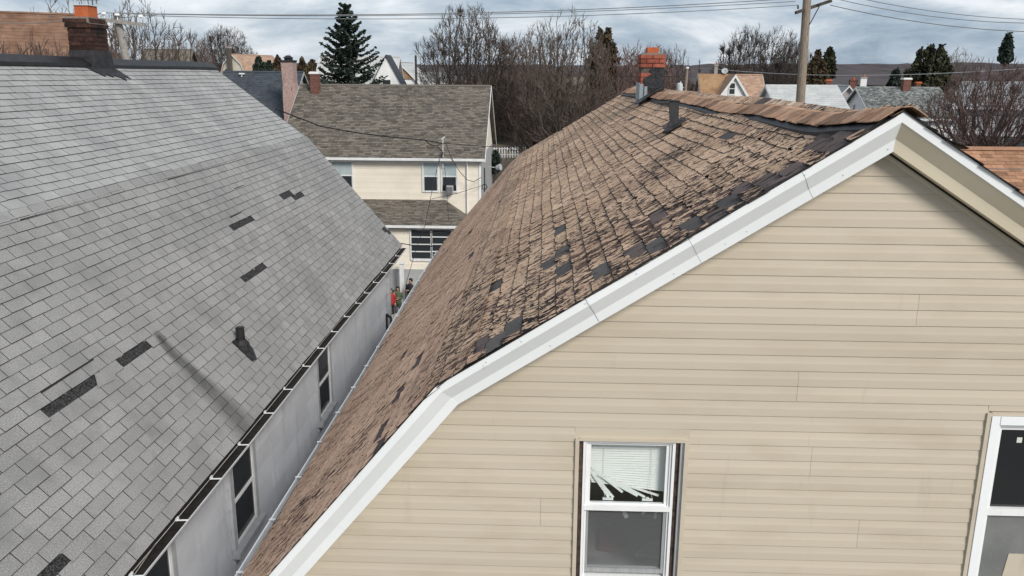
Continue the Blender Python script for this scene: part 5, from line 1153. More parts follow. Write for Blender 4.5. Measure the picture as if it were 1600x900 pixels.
def poles():
    # tall wooden pole at the right
    Y = 37; top = at(1262, -14, Y); bot = at(1250, 165, Y); d_ = (bot-top)/np.linalg.norm(bot-top); gx = bot+d_*((bot[2]-0)/(-d_[2])) if d_[2] < 0 else bot
    P_ = empty('utility_pole', tuple(gx), 'tall leaning wooden utility pole with dark crossarm beyond the roof ridge', 'utility pole', 'utility poles')
    q = MB(); q.tube(gx, top, .24, .165, 14); q.build('shaft', MT['wood_pole'], P_)
    q = MB(); ca, cb = at(1243, 20, Y-.2), at(1299, 1, Y+.35); dd = (cb-ca); Ln = np.linalg.norm(dd); dd /= Ln; q.obox((ca+cb)/2, dd, np.cross([0, 0, 1], dd)/np.linalg.norm(np.cross([0, 0, 1], dd)), np.cross(dd, np.cross([0, 0, 1], dd)/np.linalg.norm(np.cross([0, 0, 1], dd))), (Ln/2, .055, .06)); q.build('crossarm', MT['wood_dark'], P_)
    q = MB(); q.tube(at(1283, 5, Y), at(1265, 38, Y-.15), .022); q.build('arm_brace', MT['wood_dark'], P_)
    q = MB()
    for px, py in ((1247, 11), (1289, -3)): q.tube(at(px, py+3, Y-.2), at(px, py-3, Y-.2), .04, .03, 8)
    for p_ in ((1247, 11),): pass
    q.build('insulators', MT['wood_dark'], P_)
    # silvered pole at the left
    Y2 = 33; t2, b2 = at(182, 20, Y2), at(198, 97, Y2); d2_ = (b2-t2)/np.linalg.norm(b2-t2); g2 = b2+d2_*(b2[2]/(-d2_[2]))
    P2_ = empty('utility_pole', tuple(g2), 'silvered grey utility pole with pale crossarm just behind the left chimney', 'utility pole', 'utility poles')
    q = MB(); q.tube(g2, t2+[0, 0, -.0], .24, .13, 12); q.build('shaft', MT['wood_gray'], P2_)
    q = MB(); a, b = at(160, 31, Y2-.2), at(227, 39, Y2-.2); dd = b-a; Ln = np.linalg.norm(dd); dd /= Ln; yy_ = np.array([0, 1., 0]); q.obox((a+b)/2, dd, yy_, np.cross(dd, yy_), (Ln/2, .06, .065)); q.build('crossarm', MT['wood_gray'], P2_)
    for px, py in ((162, 21), (183, 23), (219.5, 25.5)):
        q = MB(); c = at(px, py, Y2-.2); q.tube(c+[0, 0, -.22], c, .02, .02, 6); q.tube(c+[0, 0, -.03], c+[0, 0, .05], .10, .085, 10); q.build('insulator', MT['ceramic'], P2_)
    q = MB(); q.tube(at(199, 50, Y2-.1), at(188, 66, Y2-.1), .02); q.build('arm_brace', MT['wood_gray'], P2_)
    # wires
    def wire(pts, r, lab, m_='wire', grp='overhead cables'):
        q = MB(); q.path(pts, r, 5); o = q.build('overhead_cable', MT[m_]); tag(o, lab, 'cable', grp); return o
    L3 = [at(162, 20, Y2-.2), at(183, 21, Y2-.2), at(219, 24, Y2-.2)]; R3 = [at(1232, -2, Y), at(1243, 2, Y-.2), at(1247, 8, Y-.2)]
    def thru(a, mid, b, n=30):   # parabola through three points
        a, m_, b = map(np.array, (a, mid, b)); tm = (m_[0]-a[0])/(b[0]-a[0]); out_ = []
        lin = a*(1-tm)+b*tm; s = (lin[2]-m_[2])/(4*tm*(1-tm))
        return sag(a, b, s, n)
    wire(thru(L3[0], at(700, 21.5, 35), R3[0]), .016, 'uppermost of the three lines strung between the two tall poles', 'wire_gray')
    wire(thru(L3[1], at(700, 24, 35), R3[1]), .014, 'middle one of the three lines strung between the two tall poles', 'wire_gray')
    wire(thru(L3[2], at(700, 30, 35), R3[2]), .014, 'lowest of the three lines strung between the two tall poles', 'wire_gray')
    wire(sag(at(162, 20, Y2-.2), at(-60, 27, 33), .3), .014, 'line running left from the silvered pole out of frame', 'wire_gray')
    wire(sag(at(1297, 8, Y), at(1640, 50, 40), .25), .018, 'lowest line running right from the wooden pole crossarm', 'wire_gray')
    wire(sag(at(1289, -6, Y), at(1640, 36, 40), .3), .015, 'middle line running right from the wooden pole crossarm', 'wire_gray')
    wire(sag(at(1270, -20, Y), at(1640, 31, 40), .3), .015, 'topmost line running right from the wooden pole', 'wire_gray')
    wire(sag(at(1120, 108, 88), at(1640, 104, 62), .6), .018, 'thin pale line stretched level in front of the far hill', 'metal_gray')
    wire(sag(at(1068, 118, 70), at(960, 118, 66), .1), .03, 'short dark line left of the small transformer pole')
    # service drops by the cream house
    j = at(664, 219, 44)
    wire([at(430, 170, 38), at(500, 197, 40), at(560, 208, 41.5), at(620, 215, 43), j, at(690, 224, 46.8)], .030, 'thick black service cable coming down to the mast of the cream house')
    wire([at(690, 224, 46.8), at(720, 226, 46.8), at(780, 230, 47.5), at(830, 226, 60)], .018, 'black cable continuing right from the mast past the corner')
    wire([j, at(672, 226, 44.5), at(682, 228, 45.5), at(692, 238, 46.8), at(690, 250, 46.8)], .026, 'looped black cable hanging at the mast head')
    wire([at(697, 225, 46.7), at(705, 246, 46.6), at(718, 268, 46.6), at(730, 281, 46.6), at(740, 284, 46.6), at(752, 277, 46.8)], .018, 'drooping black cable from the mast to the right corner')
    wire([at(690, 240, 46.7), at(683, 262, 46), at(674, 303, 45), at(664, 352, 44.6), at(650, 390, 44), at(633, 448, 43)], .015, 'thin cable dropping from the mast down past the porch roof')
    wire([at(674, 311, 45.5), at(715, 302, 46.3), at(752, 290, 46.9)], .014, 'thin cable rising from the porch roof to the cable loop')
    wire([at(695, 262, 46.8), at(698, 300, 46.6), at(701, 345, 44.7)], .013, 'straight vertical cable in front of the air conditioner')
    wire([at(605, 377, 42), at(650, 384, 42), at(705, 386, 42)], .026, 'black cable crossing in front of the porch windows')
    wire([at(596, 356, 43), at(640, 358, 43.5), at(680, 364, 44), at(725, 360, 44.5)], .018, 'dark cable lying along the porch gutter')
    wire([at(1500, 262, 24), at(1560, 264, 24), at(1640, 266, 24)], .012, 'grey line crossing low above the orange roof', 'wire_gray')
    # thin dark pole and small transformer pole
    Q_ = empty('thin_dark_pole', (at(651, 132, 70)[0], 70, gh(0, 70)), 'thin dark bare pole standing behind the cream house roof', 'pole'); q = MB(); p0 = at(651.5, 132, 70); q.tube((p0[0], 70, gh(0, 70)), at(649.5, 88, 70), .12, .09, 8); q.build('shaft', MT['wood_dark'], Q_)
    q = MB(); q.tube(at(649.5, 88.3, 70), at(649.5, 86, 70), .10, .06, 8); q.build('tip', MT['wood_dark'], Q_)
    Yt = 68; b_ = at(1066, 150, Yt); T = empty('transformer_pole', (b_[0], Yt, gh(0, Yt)), 'small leaning pole with grey transformer can beyond the vent pipe', 'utility pole')
    q = MB(); q.tube((b_[0]-.1, Yt, gh(0, Yt)), at(1074, 106, Yt), .14, .10, 8); q.build('shaft', MT['wood_pole'], T)
    q = MB(); q.tube(at(1062, 143.5, Yt-.4), at(1062, 131, Yt-.4), .24, .24, 12); q.tube(at(1062, 131, Yt-.4), at(1062, 129.5, Yt-.4), .22, .1, 12); q.tube(at(1063.5, 129.5, Yt-.4), at(1063.5, 127, Yt-.4), .05, .04, 6); q.tube(at(1063, 137, Yt-.3), at(1068, 137, Yt), .04, .04, 6); q.build('transformer', MT['metal_gray'], T)
    q = MB(); q.tube(at(1070, 109, Yt), at(1079, 109, Yt), .07); q.tube(at(1066, 124, Yt), at(1076, 121, Yt), .05); q.build('crossarm', MT['wood_dark'], T)
    q = MB(); q.tube(at(1074, 107, Yt), at(1074, 104.5, Yt), .12, .1, 8); q.build('insulator', MT['ceramic'], T)
    for px, y0, y1, Yd, lab in ((1093, 93, 112, 120, 'thin aerial mast behind the gold roof'),):
        A = empty('aerial_mast', tuple(at(px, y1+8, Yd)), lab, 'antenna'); q = MB(); q.tube(at(px, y1+8, Yd), at(px, y0, Yd), .07, .05, 6); q.build('mast', MT['wood_dark'], A); q = MB(); q.tube(at(px-2, y0+4, Yd), at(px+2, y0+4, Yd), .04); q.tube(at(px-1.5, y1-2, Yd), at(px+1.5, y1-2, Yd), .22, .22, 6); q.build('crossbar', MT['wood_dark'], A)
poles()

# ================================================================== trees
def tubes_np(segs, sides=3):
    """segs: array of (p0,p1,r0,r1) -> verts, faces"""
    P0 = np.array([s[0] for s in segs]); P1 = np.array([s[1] for s in segs]); r0 = np.array([s[2] for s in segs]); r1 = np.array([s[3] for s in segs])
    d = P1-P0; d /= np.linalg.norm(d, axis=1)[:, None]+1e-9
    ref = np.where(np.abs(d[:, 2:3]) < .9, np.array([[0, 0, 1.]]), np.array([[1., 0, 0]])); a = np.cross(d, ref); a /= np.linalg.norm(a, axis=1)[:, None]; b = np.cross(d, a)
    vs = []
    for P, r in ((P0, r0), (P1, r1)):
        for k in range(sides):
            t = 2*math.pi*k/sides; vs.append(P+r[:, None]*(math.cos(t)*a+math.sin(t)*b))
    V = np.stack(vs, 1).reshape(-1, 3); n = len(segs); base = (np.arange(n)*2*sides)[:, None]
    F = np.concatenate([base+np.array([[k, (k+1) % sides, sides+(k+1) % sides, sides+k]]) for k in range(sides)])
    return V, F
def colonise(seed, height, trunk_h, rx, zc, rz, low=.55, n_attr=4200, step=.34, kill=.40, bias=.25, r0=.34, rmin=.021, shell=.45, twig=.85, tip_n=4):
    """a crown grown towards points scattered through a rounded volume: forks, curved limbs and a fine twiggy rim"""
    from mathutils import kdtree
    rg = np.random.RandomState(seed); A = []
    while len(A) < n_attr:
        u = rg.normal(size=3); u /= np.linalg.norm(u); r_ = rg.rand()**(1/3.)
        if rg.rand() > shell+(1-shell)*r_: continue
        lump = 1+.10*math.sin(3*math.atan2(u[1], u[0])+seed)+.07*math.sin(5*u[2]*2+seed*2)
        p = np.array([u[0]*rx*r_*lump, u[1]*rx*r_*lump, zc+u[2]*rz*r_*lump])
        if u[2]*r_ < -low or p[2] < trunk_h*.9: continue
        A.append(p)
    A = np.array(A); nodes = []; par = []
    z = 0.; drift = rg.normal(size=2)*.015; p = np.zeros(3)
    while z < trunk_h: nodes.append(p.copy()); par.append(len(nodes)-2); p = p+np.array([drift[0], drift[1], 1.])*step; z += step
    for s_ in range(6):          # first limbs leave the trunk top
        a = s_*2.4+rg.rand(); b = len(nodes[:]); base = int(trunk_h/step)-1-(s_ % 3)
        q = nodes[max(base, 1)]; prev = max(base, 1); d = np.array([math.cos(a)*.55, math.sin(a)*.55, .83])
        for k in range(4): q = q+d*step; nodes.append(q); par.append(prev); prev = len(nodes)-1
    alive = np.ones(len(A), bool); it = 0
    while alive.any() and it < 80 and len(nodes) < 13000:
        it += 1; kd = kdtree.KDTree(len(nodes))
        for k, q in enumerate(nodes): kd.insert(q, k)
        kd.balance(); acc = {}
        for k in np.nonzero(alive)[0]:
            co, idx, dist = kd.find(A[k])
            if dist < kill: alive[k] = False; continue
            v = (A[k]-nodes[idx])/dist; acc.setdefault(idx, []).append(v)
        new = 0
        for idx, vs in acc.items():
            d = np.mean(vs, 0); oc = nodes[idx]-np.array([0, 0, trunk_h*.6]); d = d+bias*oc/(np.linalg.norm(oc)+1e-6)+np.array([0, 0, .22])+rg.normal(size=3)*.09; d /= np.linalg.norm(d); q = nodes[idx]+d*step
            if len(vs) > 1 or rg.rand() < .9: nodes.append(q); par.append(idx); new += 1
        if not new: break
    n = len(nodes); kids = [0]*n; ar = [0.]*n
    for k in range(n-1, -1, -1):
        if kids[k] == 0: ar[k] = 1.
        if par[k] >= 0: ar[par[k]] += ar[k]; kids[par[k]] += 1
    R_ = [max(rmin, r0*(a/ar[0])**.47) for a in ar]
    big = []; small = []
    for k in range(1, n):
        pk = par[k]; seg = (nodes[pk], nodes[k], min(R_[pk], R_[k]*1.5), R_[k]); (big if R_[k] > .045 else small).append(seg)
        if R_[k] < .05:
            oc = nodes[k]-np.array([0, 0, trunk_h*.8]); oc = oc/(np.linalg.norm(oc)+1e-6)
            for j_ in range(tip_n if kids[k] == 0 else 1):
                d = nodes[k]-nodes[pk]; d = .5*d/np.linalg.norm(d)+oc*.75+np.array([0, 0, .2])+rg.normal(size=3)*.40; d /= np.linalg.norm(d); L_ = twig*rg.uniform(.4, 1.15); q = nodes[k]+d*L_*.5; d2 = d+rg.normal(size=3)*.2; d2 /= np.linalg.norm(d2)
                small.append((nodes[k], q, rmin*.9, rmin*.7)); small.append((q, q+d2*L_*.5, rmin*.7, rmin*.5))
                if rg.rand() < .5: d3 = d+rg.normal(size=3)*.45; d3 /= np.linalg.norm(d3); small.append((q, q+d3*L_*.45, rmin*.6, rmin*.45))
    top = max(s_[1][2] for s_ in big+small); kk = height/top
    sc_ = lambda S: [(s_[0]*kk, s_[1]*kk, s_[2], s_[3]) for s_ in S]
    return sc_(big), sc_(small)
def grow(seed, height, trunk_h, spread, limbs=6, env=None, levels=5, r0=.22, up=.25, rmin=.011, fan=.5, wild=.18, childs=(4, 4, 4, 3, 3), shrink=.62, crooked=.12):
    rg = random.Random(seed); big = []; small = []
    def vec(v): return np.array(v, float)
    def branch(p, d, L, r, lv):
        n = 4 if lv < 3 else 3 if lv < 4 else 2; pts = [p]; dirs = [d]; tgt = small if lv >= 3 else big
        for i in range(n):
            d = d+vec((rg.gauss(0, crooked), rg.gauss(0, crooked), rg.gauss(0, crooked)+up*(.25 if lv < 2 else .05))); oc = pts[-1]-np.array([0, 0, trunk_h*.7]); d = d+oc/(np.linalg.norm(oc)+.5)*.16; d /= np.linalg.norm(d)
            q = pts[-1]+d*L/n
            if env is not None:
                zc_, rx_, rz_ = env
                if (q[0]**2+q[1]**2)/rx_**2+((q[2]-zc_)/(rz_ if q[2] > zc_ else rz_*1.6))**2 > 1*(1+.12*rg.gauss(0, 1)): break
            ra = max(r*(1-.6*i/n), rmin); rb = max(r*(1-.6*(i+1)/n), rmin)
            tgt.append((pts[-1], q, ra, rb)); pts.append(q); dirs.append(d)
        if lv >= levels or len(pts) < 2: return
        n = len(pts)-1
        nc = childs[lv] if lv < len(childs) else 2
        for c in range(nc+(rg.random() < .4)):
            t = (c+.6+rg.uniform(-.3, .3))/(nc+.2) if lv > 0 else .45+.55*(c+rg.random())/nc; t = min(max(t, .15), 1)
            k = min(int(t*n), n-1); f = t*n-k; pp = pts[k]*(1-f)+pts[k+1]*f; dd = dirs[k+1]
            side = vec((rg.gauss(0, 1), rg.gauss(0, 1), rg.gauss(0, .5))); side -= dd*(side@dd); side /= np.linalg.norm(side)+1e-9
            ang = rg.uniform(.35, .75)*(1.15 if lv == 0 else 1)*(1-fan*.3); nd = dd*math.cos(ang)+side*math.sin(ang); nd[2] += up*(.5 if lv < 2 else .15); nd /= np.linalg.norm(nd)
            branch(pp, nd, L*shrink*rg.uniform(.75, 1.15)*(1.1-.35*t if lv > 0 else 1), max(r*.55*(1-.3*t), rmin), lv+1)
    tr = vec((0, 0, 1)); p = vec((0, 0, 0)); nseg = 3; r = r0
    for i in range(nseg):
        tr = tr+vec((rg.gauss(0, .05), rg.gauss(0, .05), 0)); tr /= np.linalg.norm(tr); q = p+tr*trunk_h/nseg; big.append((p, q, r, r*.9)); p = q; r *= .9
    for i in range(limbs):
        a = i*2.4+rg.uniform(-.4, .4); tilt = rg.uniform(.15, 1)*spread; d = vec((math.cos(a)*math.sin(tilt), math.sin(a)*math.sin(tilt), math.cos(tilt)))
        hp = p-tr*trunk_h*rg.uniform(0, .25)*(i > 1)
        branch(hp, d, (height-trunk_h)*rg.uniform(.42, .52), r*(.62 if i else .8), 0)
    branch(p, tr, (height-trunk_h)*.5, r*.8, 0)
    # normalise to the wished height
    top = max(s[1][2] for s in big+small); k = height/top
    sc_ = lambda S: [(s[0]*k, s[1]*k, s[2], s[3]) for s in S]
    return sc_(big), sc_(small)
PROTO = {}
def tree_meshes(key, mt, twm, **kw):
    big, small = (colonise if 'rx' in kw else grow)(**kw); out_ = []
    for S, sd_, m_, nm in ((big, 5, mt, 'trunk'), (small, 3, twm, 'crown')):
        V, F = tubes_np(S, sd_); o = mesh_np(nm, V, F, MT[m_], None, smooth=False); me = o.data; bpy.data.objects.remove(o); out_.append(me)
    PROTO[key] = (out_, kw['height'])
def tree(key, name, label, loc, top_z, rot=0, wide=1., group='bare trees', lean=0, cat='tree'):
    (mt_, mc), h = PROTO[key]; z0 = gh(loc[0], loc[1]); s = (top_z-z0)/h
    T = empty(name, (loc[0], loc[1], z0), label, cat, group); T.rotation_euler = (0, lean, rot); T.scale = (s*wide, s*wide, s)
    for nm, me in (('trunk', mt_), ('crown', mc)):
        o = bpy.data.objects.new(nm, me); sc.collection.objects.link(o); o.parent = T
    return T
tree_meshes('round', 'bark_dark', 'bark_dark', seed=5, height=18, trunk_h=4.2, rx=5.4, zc=11.2, rz=6.8, low=.85, r0=.42)
tree_meshes('fan', 'bark_dark', 'bark_dark', seed=12, height=15, trunk_h=3.0, rx=7.4, zc=8.0, rz=6.8, low=.62, n_attr=5200, bias=.45, r0=.45)
tree_meshes('open', 'bark_dark', 'bark', seed=23, height=18, trunk_h=5.0, rx=4.4, zc=11.2, rz=7.0, low=.9, n_attr=2800, step=.38, kill=.5, r0=.34)
tree_meshes('low', 'bark_dark', 'bark_pink', seed=31, height=13.7, trunk_h=8.7, rx=3.3, zc=11.2, rz=2.5, low=.85, n_attr=3200, bias=.3, r0=.33, step=.26, kill=.30, rmin=.013, twig=.6)
tree_meshes('thin', 'bark_pink', 'bark_pink', seed=44, height=14, trunk_h=3.0, rx=3.3, zc=8.6, rz=5.4, low=.9, n_attr=2200, r0=.2)
def T_(key, label, px, ytop, Y, rot=0, wide=1., name='bare_tree', lean=0, group='bare trees'):
    p = at(px, ytop, Y); tree(key, name, label, (p[0], Y), p[2], rot, wide, group, lean)
T_('round', 'big round bare tree standing behind the right end of the cream house', 733, 0, 84, .3, .95)
T_('thin', 'reddish bare tree right of the big round one', 806, 48, 112, 1.2, 1.0)
T_('open', 'tall bare tree with open branches in the middle of the brush', 893, 6, 74, 2.0, .95)
T_('open', 'slender bare tree left of the tallest one in the brush', 842, 30, 82, 4.1, .95)
T_('thin', 'fine twigged bare tree just left of the brick chimney', 975, 66, 76, .4, 1.0)
T_('thin', 'fine twigged bare tree directly behind the brick chimney', 1012, 60, 84, 2.4, 1.1)
T_('thin', 'fine twigged bare tree right of the brick chimney', 1048, 66, 92, 5.4, .8)
T_('fan', 'wide fan shaped bare tree left of the tall wooden pole', 1190, 32, 96, .9, .84)
T_('fan', 'bare tree half hidden behind the tall wooden pole', 1238, 52, 112, 3.6, .5)
T_('fan', 'round fan shaped bare tree left of the gambrel house', 348, 35, 165, 2.2, .78)
T_('thin', 'small bare tree between the utility pole and the round tree at left', 302, 50, 90, 1.0, .8)
T_('thin', 'slim bare sapling behind the end of the grey ridge', 266, 54, 84, .2, .5)
T_('open', 'bare tree spreading behind the left crossarm pole', 205, -14, 62, 1.4, .95)
T_('open', 'bare tree rising left of the dark left chimney', 100, -16, 47, 5.0, .95)
T_('thin', 'twiggy bare tree in front of the rusty brown roof', 62, 40, 30, 2.0, .8)
T_('thin', 'second twiggy bare tree in front of the rusty brown roof at the frame edge', 15, 48, 30, 4.0, .8)
T_('thin', 'third twiggy bare tree touching the left side of the dark chimney', 96, 42, 29, 0, .8)
T_('low', 'dark spreading bare tree in front of the pale blue house', 1556, 86, 44, .8, 1.0)
T_('open', 'pale bare tree rising behind the big cedar at right', 1500, 70, 110, .5, .9)
T_('thin', 'fine reddish tree at the right frame edge', 1598, 88, 76, 3.1, 1.3)

def leaf_cloud(pts, nrm, size, rg, flat=.5):
    """little leaf quads at pts"""
    n = len(pts); a = rg.normal(size=(n, 3)); a[:, 2] *= flat; a /= np.linalg.norm(a, axis=1)[:, None]; b = np.cross(a, rg.normal(size=(n, 3))); b /= np.linalg.norm(b, axis=1)[:, None]
    s = (size*rg.uniform(.6, 1.3, n))[:, None]
    V = np.stack([pts-a*s-b*s*.45, pts+a*s-b*s*.45, pts+a*s+b*s*.45, pts-a*s+b*s*.45], 1).reshape(-1, 3); F = (np.arange(n)*4)[:, None]+np.arange(4)[None]
    return V, F
def spruce(name, label, x, Y, ztop, halfw, zbase=None, seed=1, m_='needle', whorls=34, group=None):
    rg = np.random.RandomState(seed); z0 = gh(x, Y); Hh = ztop-z0; T = empty(name, (x, Y, z0), label, 'tree', group)
    q = MB(); q.tube((x, Y, z0), (x, Y, ztop-.1), .32, .03, 8); tr = q.build('trunk', MT['bark_dark'], T)
    segs = []; P = []; tint = []
    for w in range(whorls):
        t = (w+.3)/whorls; z = ztop-.25-t*(Hh-1.0); dep = t*(Hh-1.0); Lb = halfw*min(1.25, .10+(dep/6.2)**.85)*rg.uniform(.9, 1.08)
        nb = 7 if t > .1 else 5
        for k in range(nb):
            a = 2*math.pi*(k+rg.rand())/nb; L_ = Lb*rg.uniform(.72, 1.12); drop = .10+.25*t; c_, s_ = math.cos(a), math.sin(a); prev = np.array([x, Y, z+rg.uniform(-.15, .15)]); n = 7; st = prev.copy(); tb = rg.rand()
            for i in range(1, n+1):
                u = i/n; q_ = st+np.array([c_*L_*u, s_*L_*u, -L_*drop*u+L_*.42*u**2.6]); segs.append((prev, q_, .035*(1-u)+.012, .03*(1-u)+.010)); 
                m = int(7+10*(1-abs(u-.6))) ; side = np.array([-s_, c_, 0])
                for j in range(m):
                    wdt = .26*min(1, L_/1.5)*(1.15-u*.6); f = rg.rand(); base = prev*(1-f)+q_*f
                    P.append(base+side*rg.normal()*wdt*.55+np.array([0, 0, -abs(rg.normal())*.07])); tint.append(min(max(tb*.5+.5*rg.rand(), 0), 1))
                prev = q_
    V, F = tubes_np(segs, 3); mesh_np('branches', V, F, MT['bark_dark'], T, smooth=False)
    P = np.array(P); V, F = leaf_cloud(P, None, .105, rg, .35); mesh_np('crown', V, F, MT[m_], T, tint)
    return T
c = at(539, 2, 62); spruce('spruce_tree', 'tall dark spruce rising behind the cream house roof', c[0], 62, c[2], 2.75, seed=4, whorls=52)
def conifer(name, label, x, Y, ztop, hw, m_, seed, n=5200, tops=1, group='dark evergreens', leaf=.16, low=None):
    rg = np.random.RandomState(seed); z0 = gh(x, Y); Hh = ztop-z0; T = empty(name, (x, Y, z0), label, 'tree', group)
    q = MB(); q.tube((x, Y, z0), (x, Y, z0+Hh*.9), .25, .05, 8); q.build('trunk', MT['bark_dark'], T)
    P = []; Ti = []; segs = []
    ncl = 190
    for k in range(ncl):
        dep = (rg.rand()**.8)*min(Hh*.85, hw*4.2); t = dep/Hh; z = ztop-dep-.1; tp = rg.randint(tops); ox = (tp-(tops-1)/2)*hw*.55*(1-t)
        rad = hw*min(1, .06+(dep/(hw*2.3))**.8)*rg.uniform(.45, 1.0); a = rg.uniform(0, 6.283); c_ = np.array([x+ox+rad*math.cos(a), Y+rad*math.sin(a), z]); tb = rg.rand()
        segs.append((np.array([x+ox*.5, Y, z-.8*rad]), c_, .04, .015))
        m = n//ncl; sz = np.array([.30, .30, .55])*(.6+.6*t)*(hw/2.2)**.5; pts = c_+rg.normal(size=(m, 3))*sz*.62+np.array([0, 0, .2]); P.append(pts); Ti += list(np.clip(tb*.6+.4*rg.rand(m), 0, 1))
    V, F = tubes_np(segs, 3); mesh_np('branches', V, F, MT['bark_dark'], T, smooth=False)
    P = np.concatenate(P); V, F = leaf_cloud(P, None, leaf, rg, 1.4); mesh_np('crown', V, F, MT[m_], T, Ti)
def C_(label, px, ytop, Y, hwpx, m_='needle_brown', seed=1, **kw):
    p = at(px, ytop, Y); conifer('evergreen_tree', label, p[0], Y, p[2], hwpx*Y/1316, m_, seed, **kw)
C_('bronzed cedar with two tops among the bare trees left of the brick chimney', 944, 50, 80, 20, seed=2, tops=2)
C_('bronzed cedar right of the tall wooden pole', 1278, 84, 82, 15, seed=3)
C_('lighter cedar with a thin top beside the bronzed one', 1297, 79, 86, 9, 'needle_green', seed=4)
C_('big dark green cedar behind the mottled grey roof', 1458, 74, 78, 25, 'needle_green', seed=5, tops=3, n=9000)
C_('low dark evergreen left of the big cedar', 1400, 112, 84, 9, 'needle', seed=6)
C_('low green evergreen touching the big cedar', 1424, 112, 88, 15, 'needle_green', seed=7, tops=2)
C_('tufted pine standing above the right hand bare tree', 1576, 56, 92, 9, 'needle', seed=8, n=3000)
for i, (px, yt, hw, mm) in enumerate(((404, 90, 9, 'needle'), (420, 98, 7, 'needle'), (434, 89, 9, 'needle_brown'), (452, 91, 9, 'needle_brown'), (472, 94, 9, 'needle_brown'), (488, 95, 9, 'needle_brown'))):
    C_(['dark evergreen right of the gambrel house roof', 'small dark evergreen second from the gambrel house', 'brown evergreen left of the pink chimney', 'brown evergreen behind the pink chimney', 'brown evergreen between the pink chimney and the spruce', 'brown evergreen against the left side of the spruce'][i], px, yt, 118+i*2, hw, mm, seed=20+i, n=2600, leaf=.2)
C_('small dark bush at the corner of the cream house', 774, 242, 57, 6, 'needle', seed=30, n=1800)

# brushy bank: thin reddish stems nobody could count
def brush():
    rg = random.Random(9); V0 = []
    protos = []
    for k in range(7):
        b, s_ = grow(seed=200+k, height=3.6, trunk_h=.25, spread=.75, limbs=6, levels=2, r0=.035, up=.3, rmin=.012, childs=(3, 3), crooked=.2)
        V, F = tubes_np(b+s_, 3); protos.append((V, F))
    for nm, m_, n, seed, hh in (('brush', 'bark_pink', 750, 3, (1.0, 2.2)), ('undergrowth', 'bark', 420, 4, (.8, 2.6))):
        r_ = np.random.RandomState(seed); Vs = []; Fs = []; nb = 0
        for i in range(n):
            y = 64+r_.rand()**1.2*130; w = .17*y; x = -(.075*y)+r_.uniform(-.02, 1)*w
            if 96.5 < y < 99.5: continue
            V, F = protos[r_.randint(len(protos))]; s = min(r_.uniform(*hh)*(.55 if y < 75 else 1), (13.2-gh(x, y))/3.6); a = r_.uniform(0, 6.28); Rm = np.array([[math.cos(a), -math.sin(a), 0], [math.sin(a), math.cos(a), 0], [0, 0, 1]])
            if y < 112 and -.075 < x/y < .0: continue
            Vs.append((V*s)@Rm.T+np.array([x, y, gh(x, y)])); Fs.append(F+nb); nb += len(V)
        o = mesh_np(nm, np.concatenate(Vs), np.concatenate(Fs), MT[m_], None, kind='stuff')
    # tree line along the horizon (far wood read as one mass)
    r_ = np.random.RandomState(8); Vs = []; Fs = []; nb = 0; pr = []
    for k in range(4):
        b, s_ = grow(seed=300+k, height=9, trunk_h=1.5, spread=.7, limbs=6, levels=3, r0=.12, up=.3, rmin=.04, childs=(3, 3, 3), crooked=.15); pr.append(tubes_np(b+s_, 3))
    for i in range(420):
        y = r_.uniform(150, 330); x = (r_.uniform(-.5, .20) if i % 5 else r_.uniform(.2, .62))*y; lowr = x/y > .2; V, F = pr[r_.randint(4)]; s = r_.uniform(.24, .50)*(.5 if lowr else 1); a = r_.uniform(0, 6.28); Rm = np.array([[math.cos(a), -math.sin(a), 0], [math.sin(a), math.cos(a), 0], [0, 0, 1]])
        Vs.append((V*s)@Rm.T+np.array([x, y, gh(x, y)-.5])); Fs.append(F+nb); nb += len(V)
    mesh_np('far_wood', np.concatenate(Vs), np.concatenate(Fs), MT['bark'], None, kind='stuff')
brush()

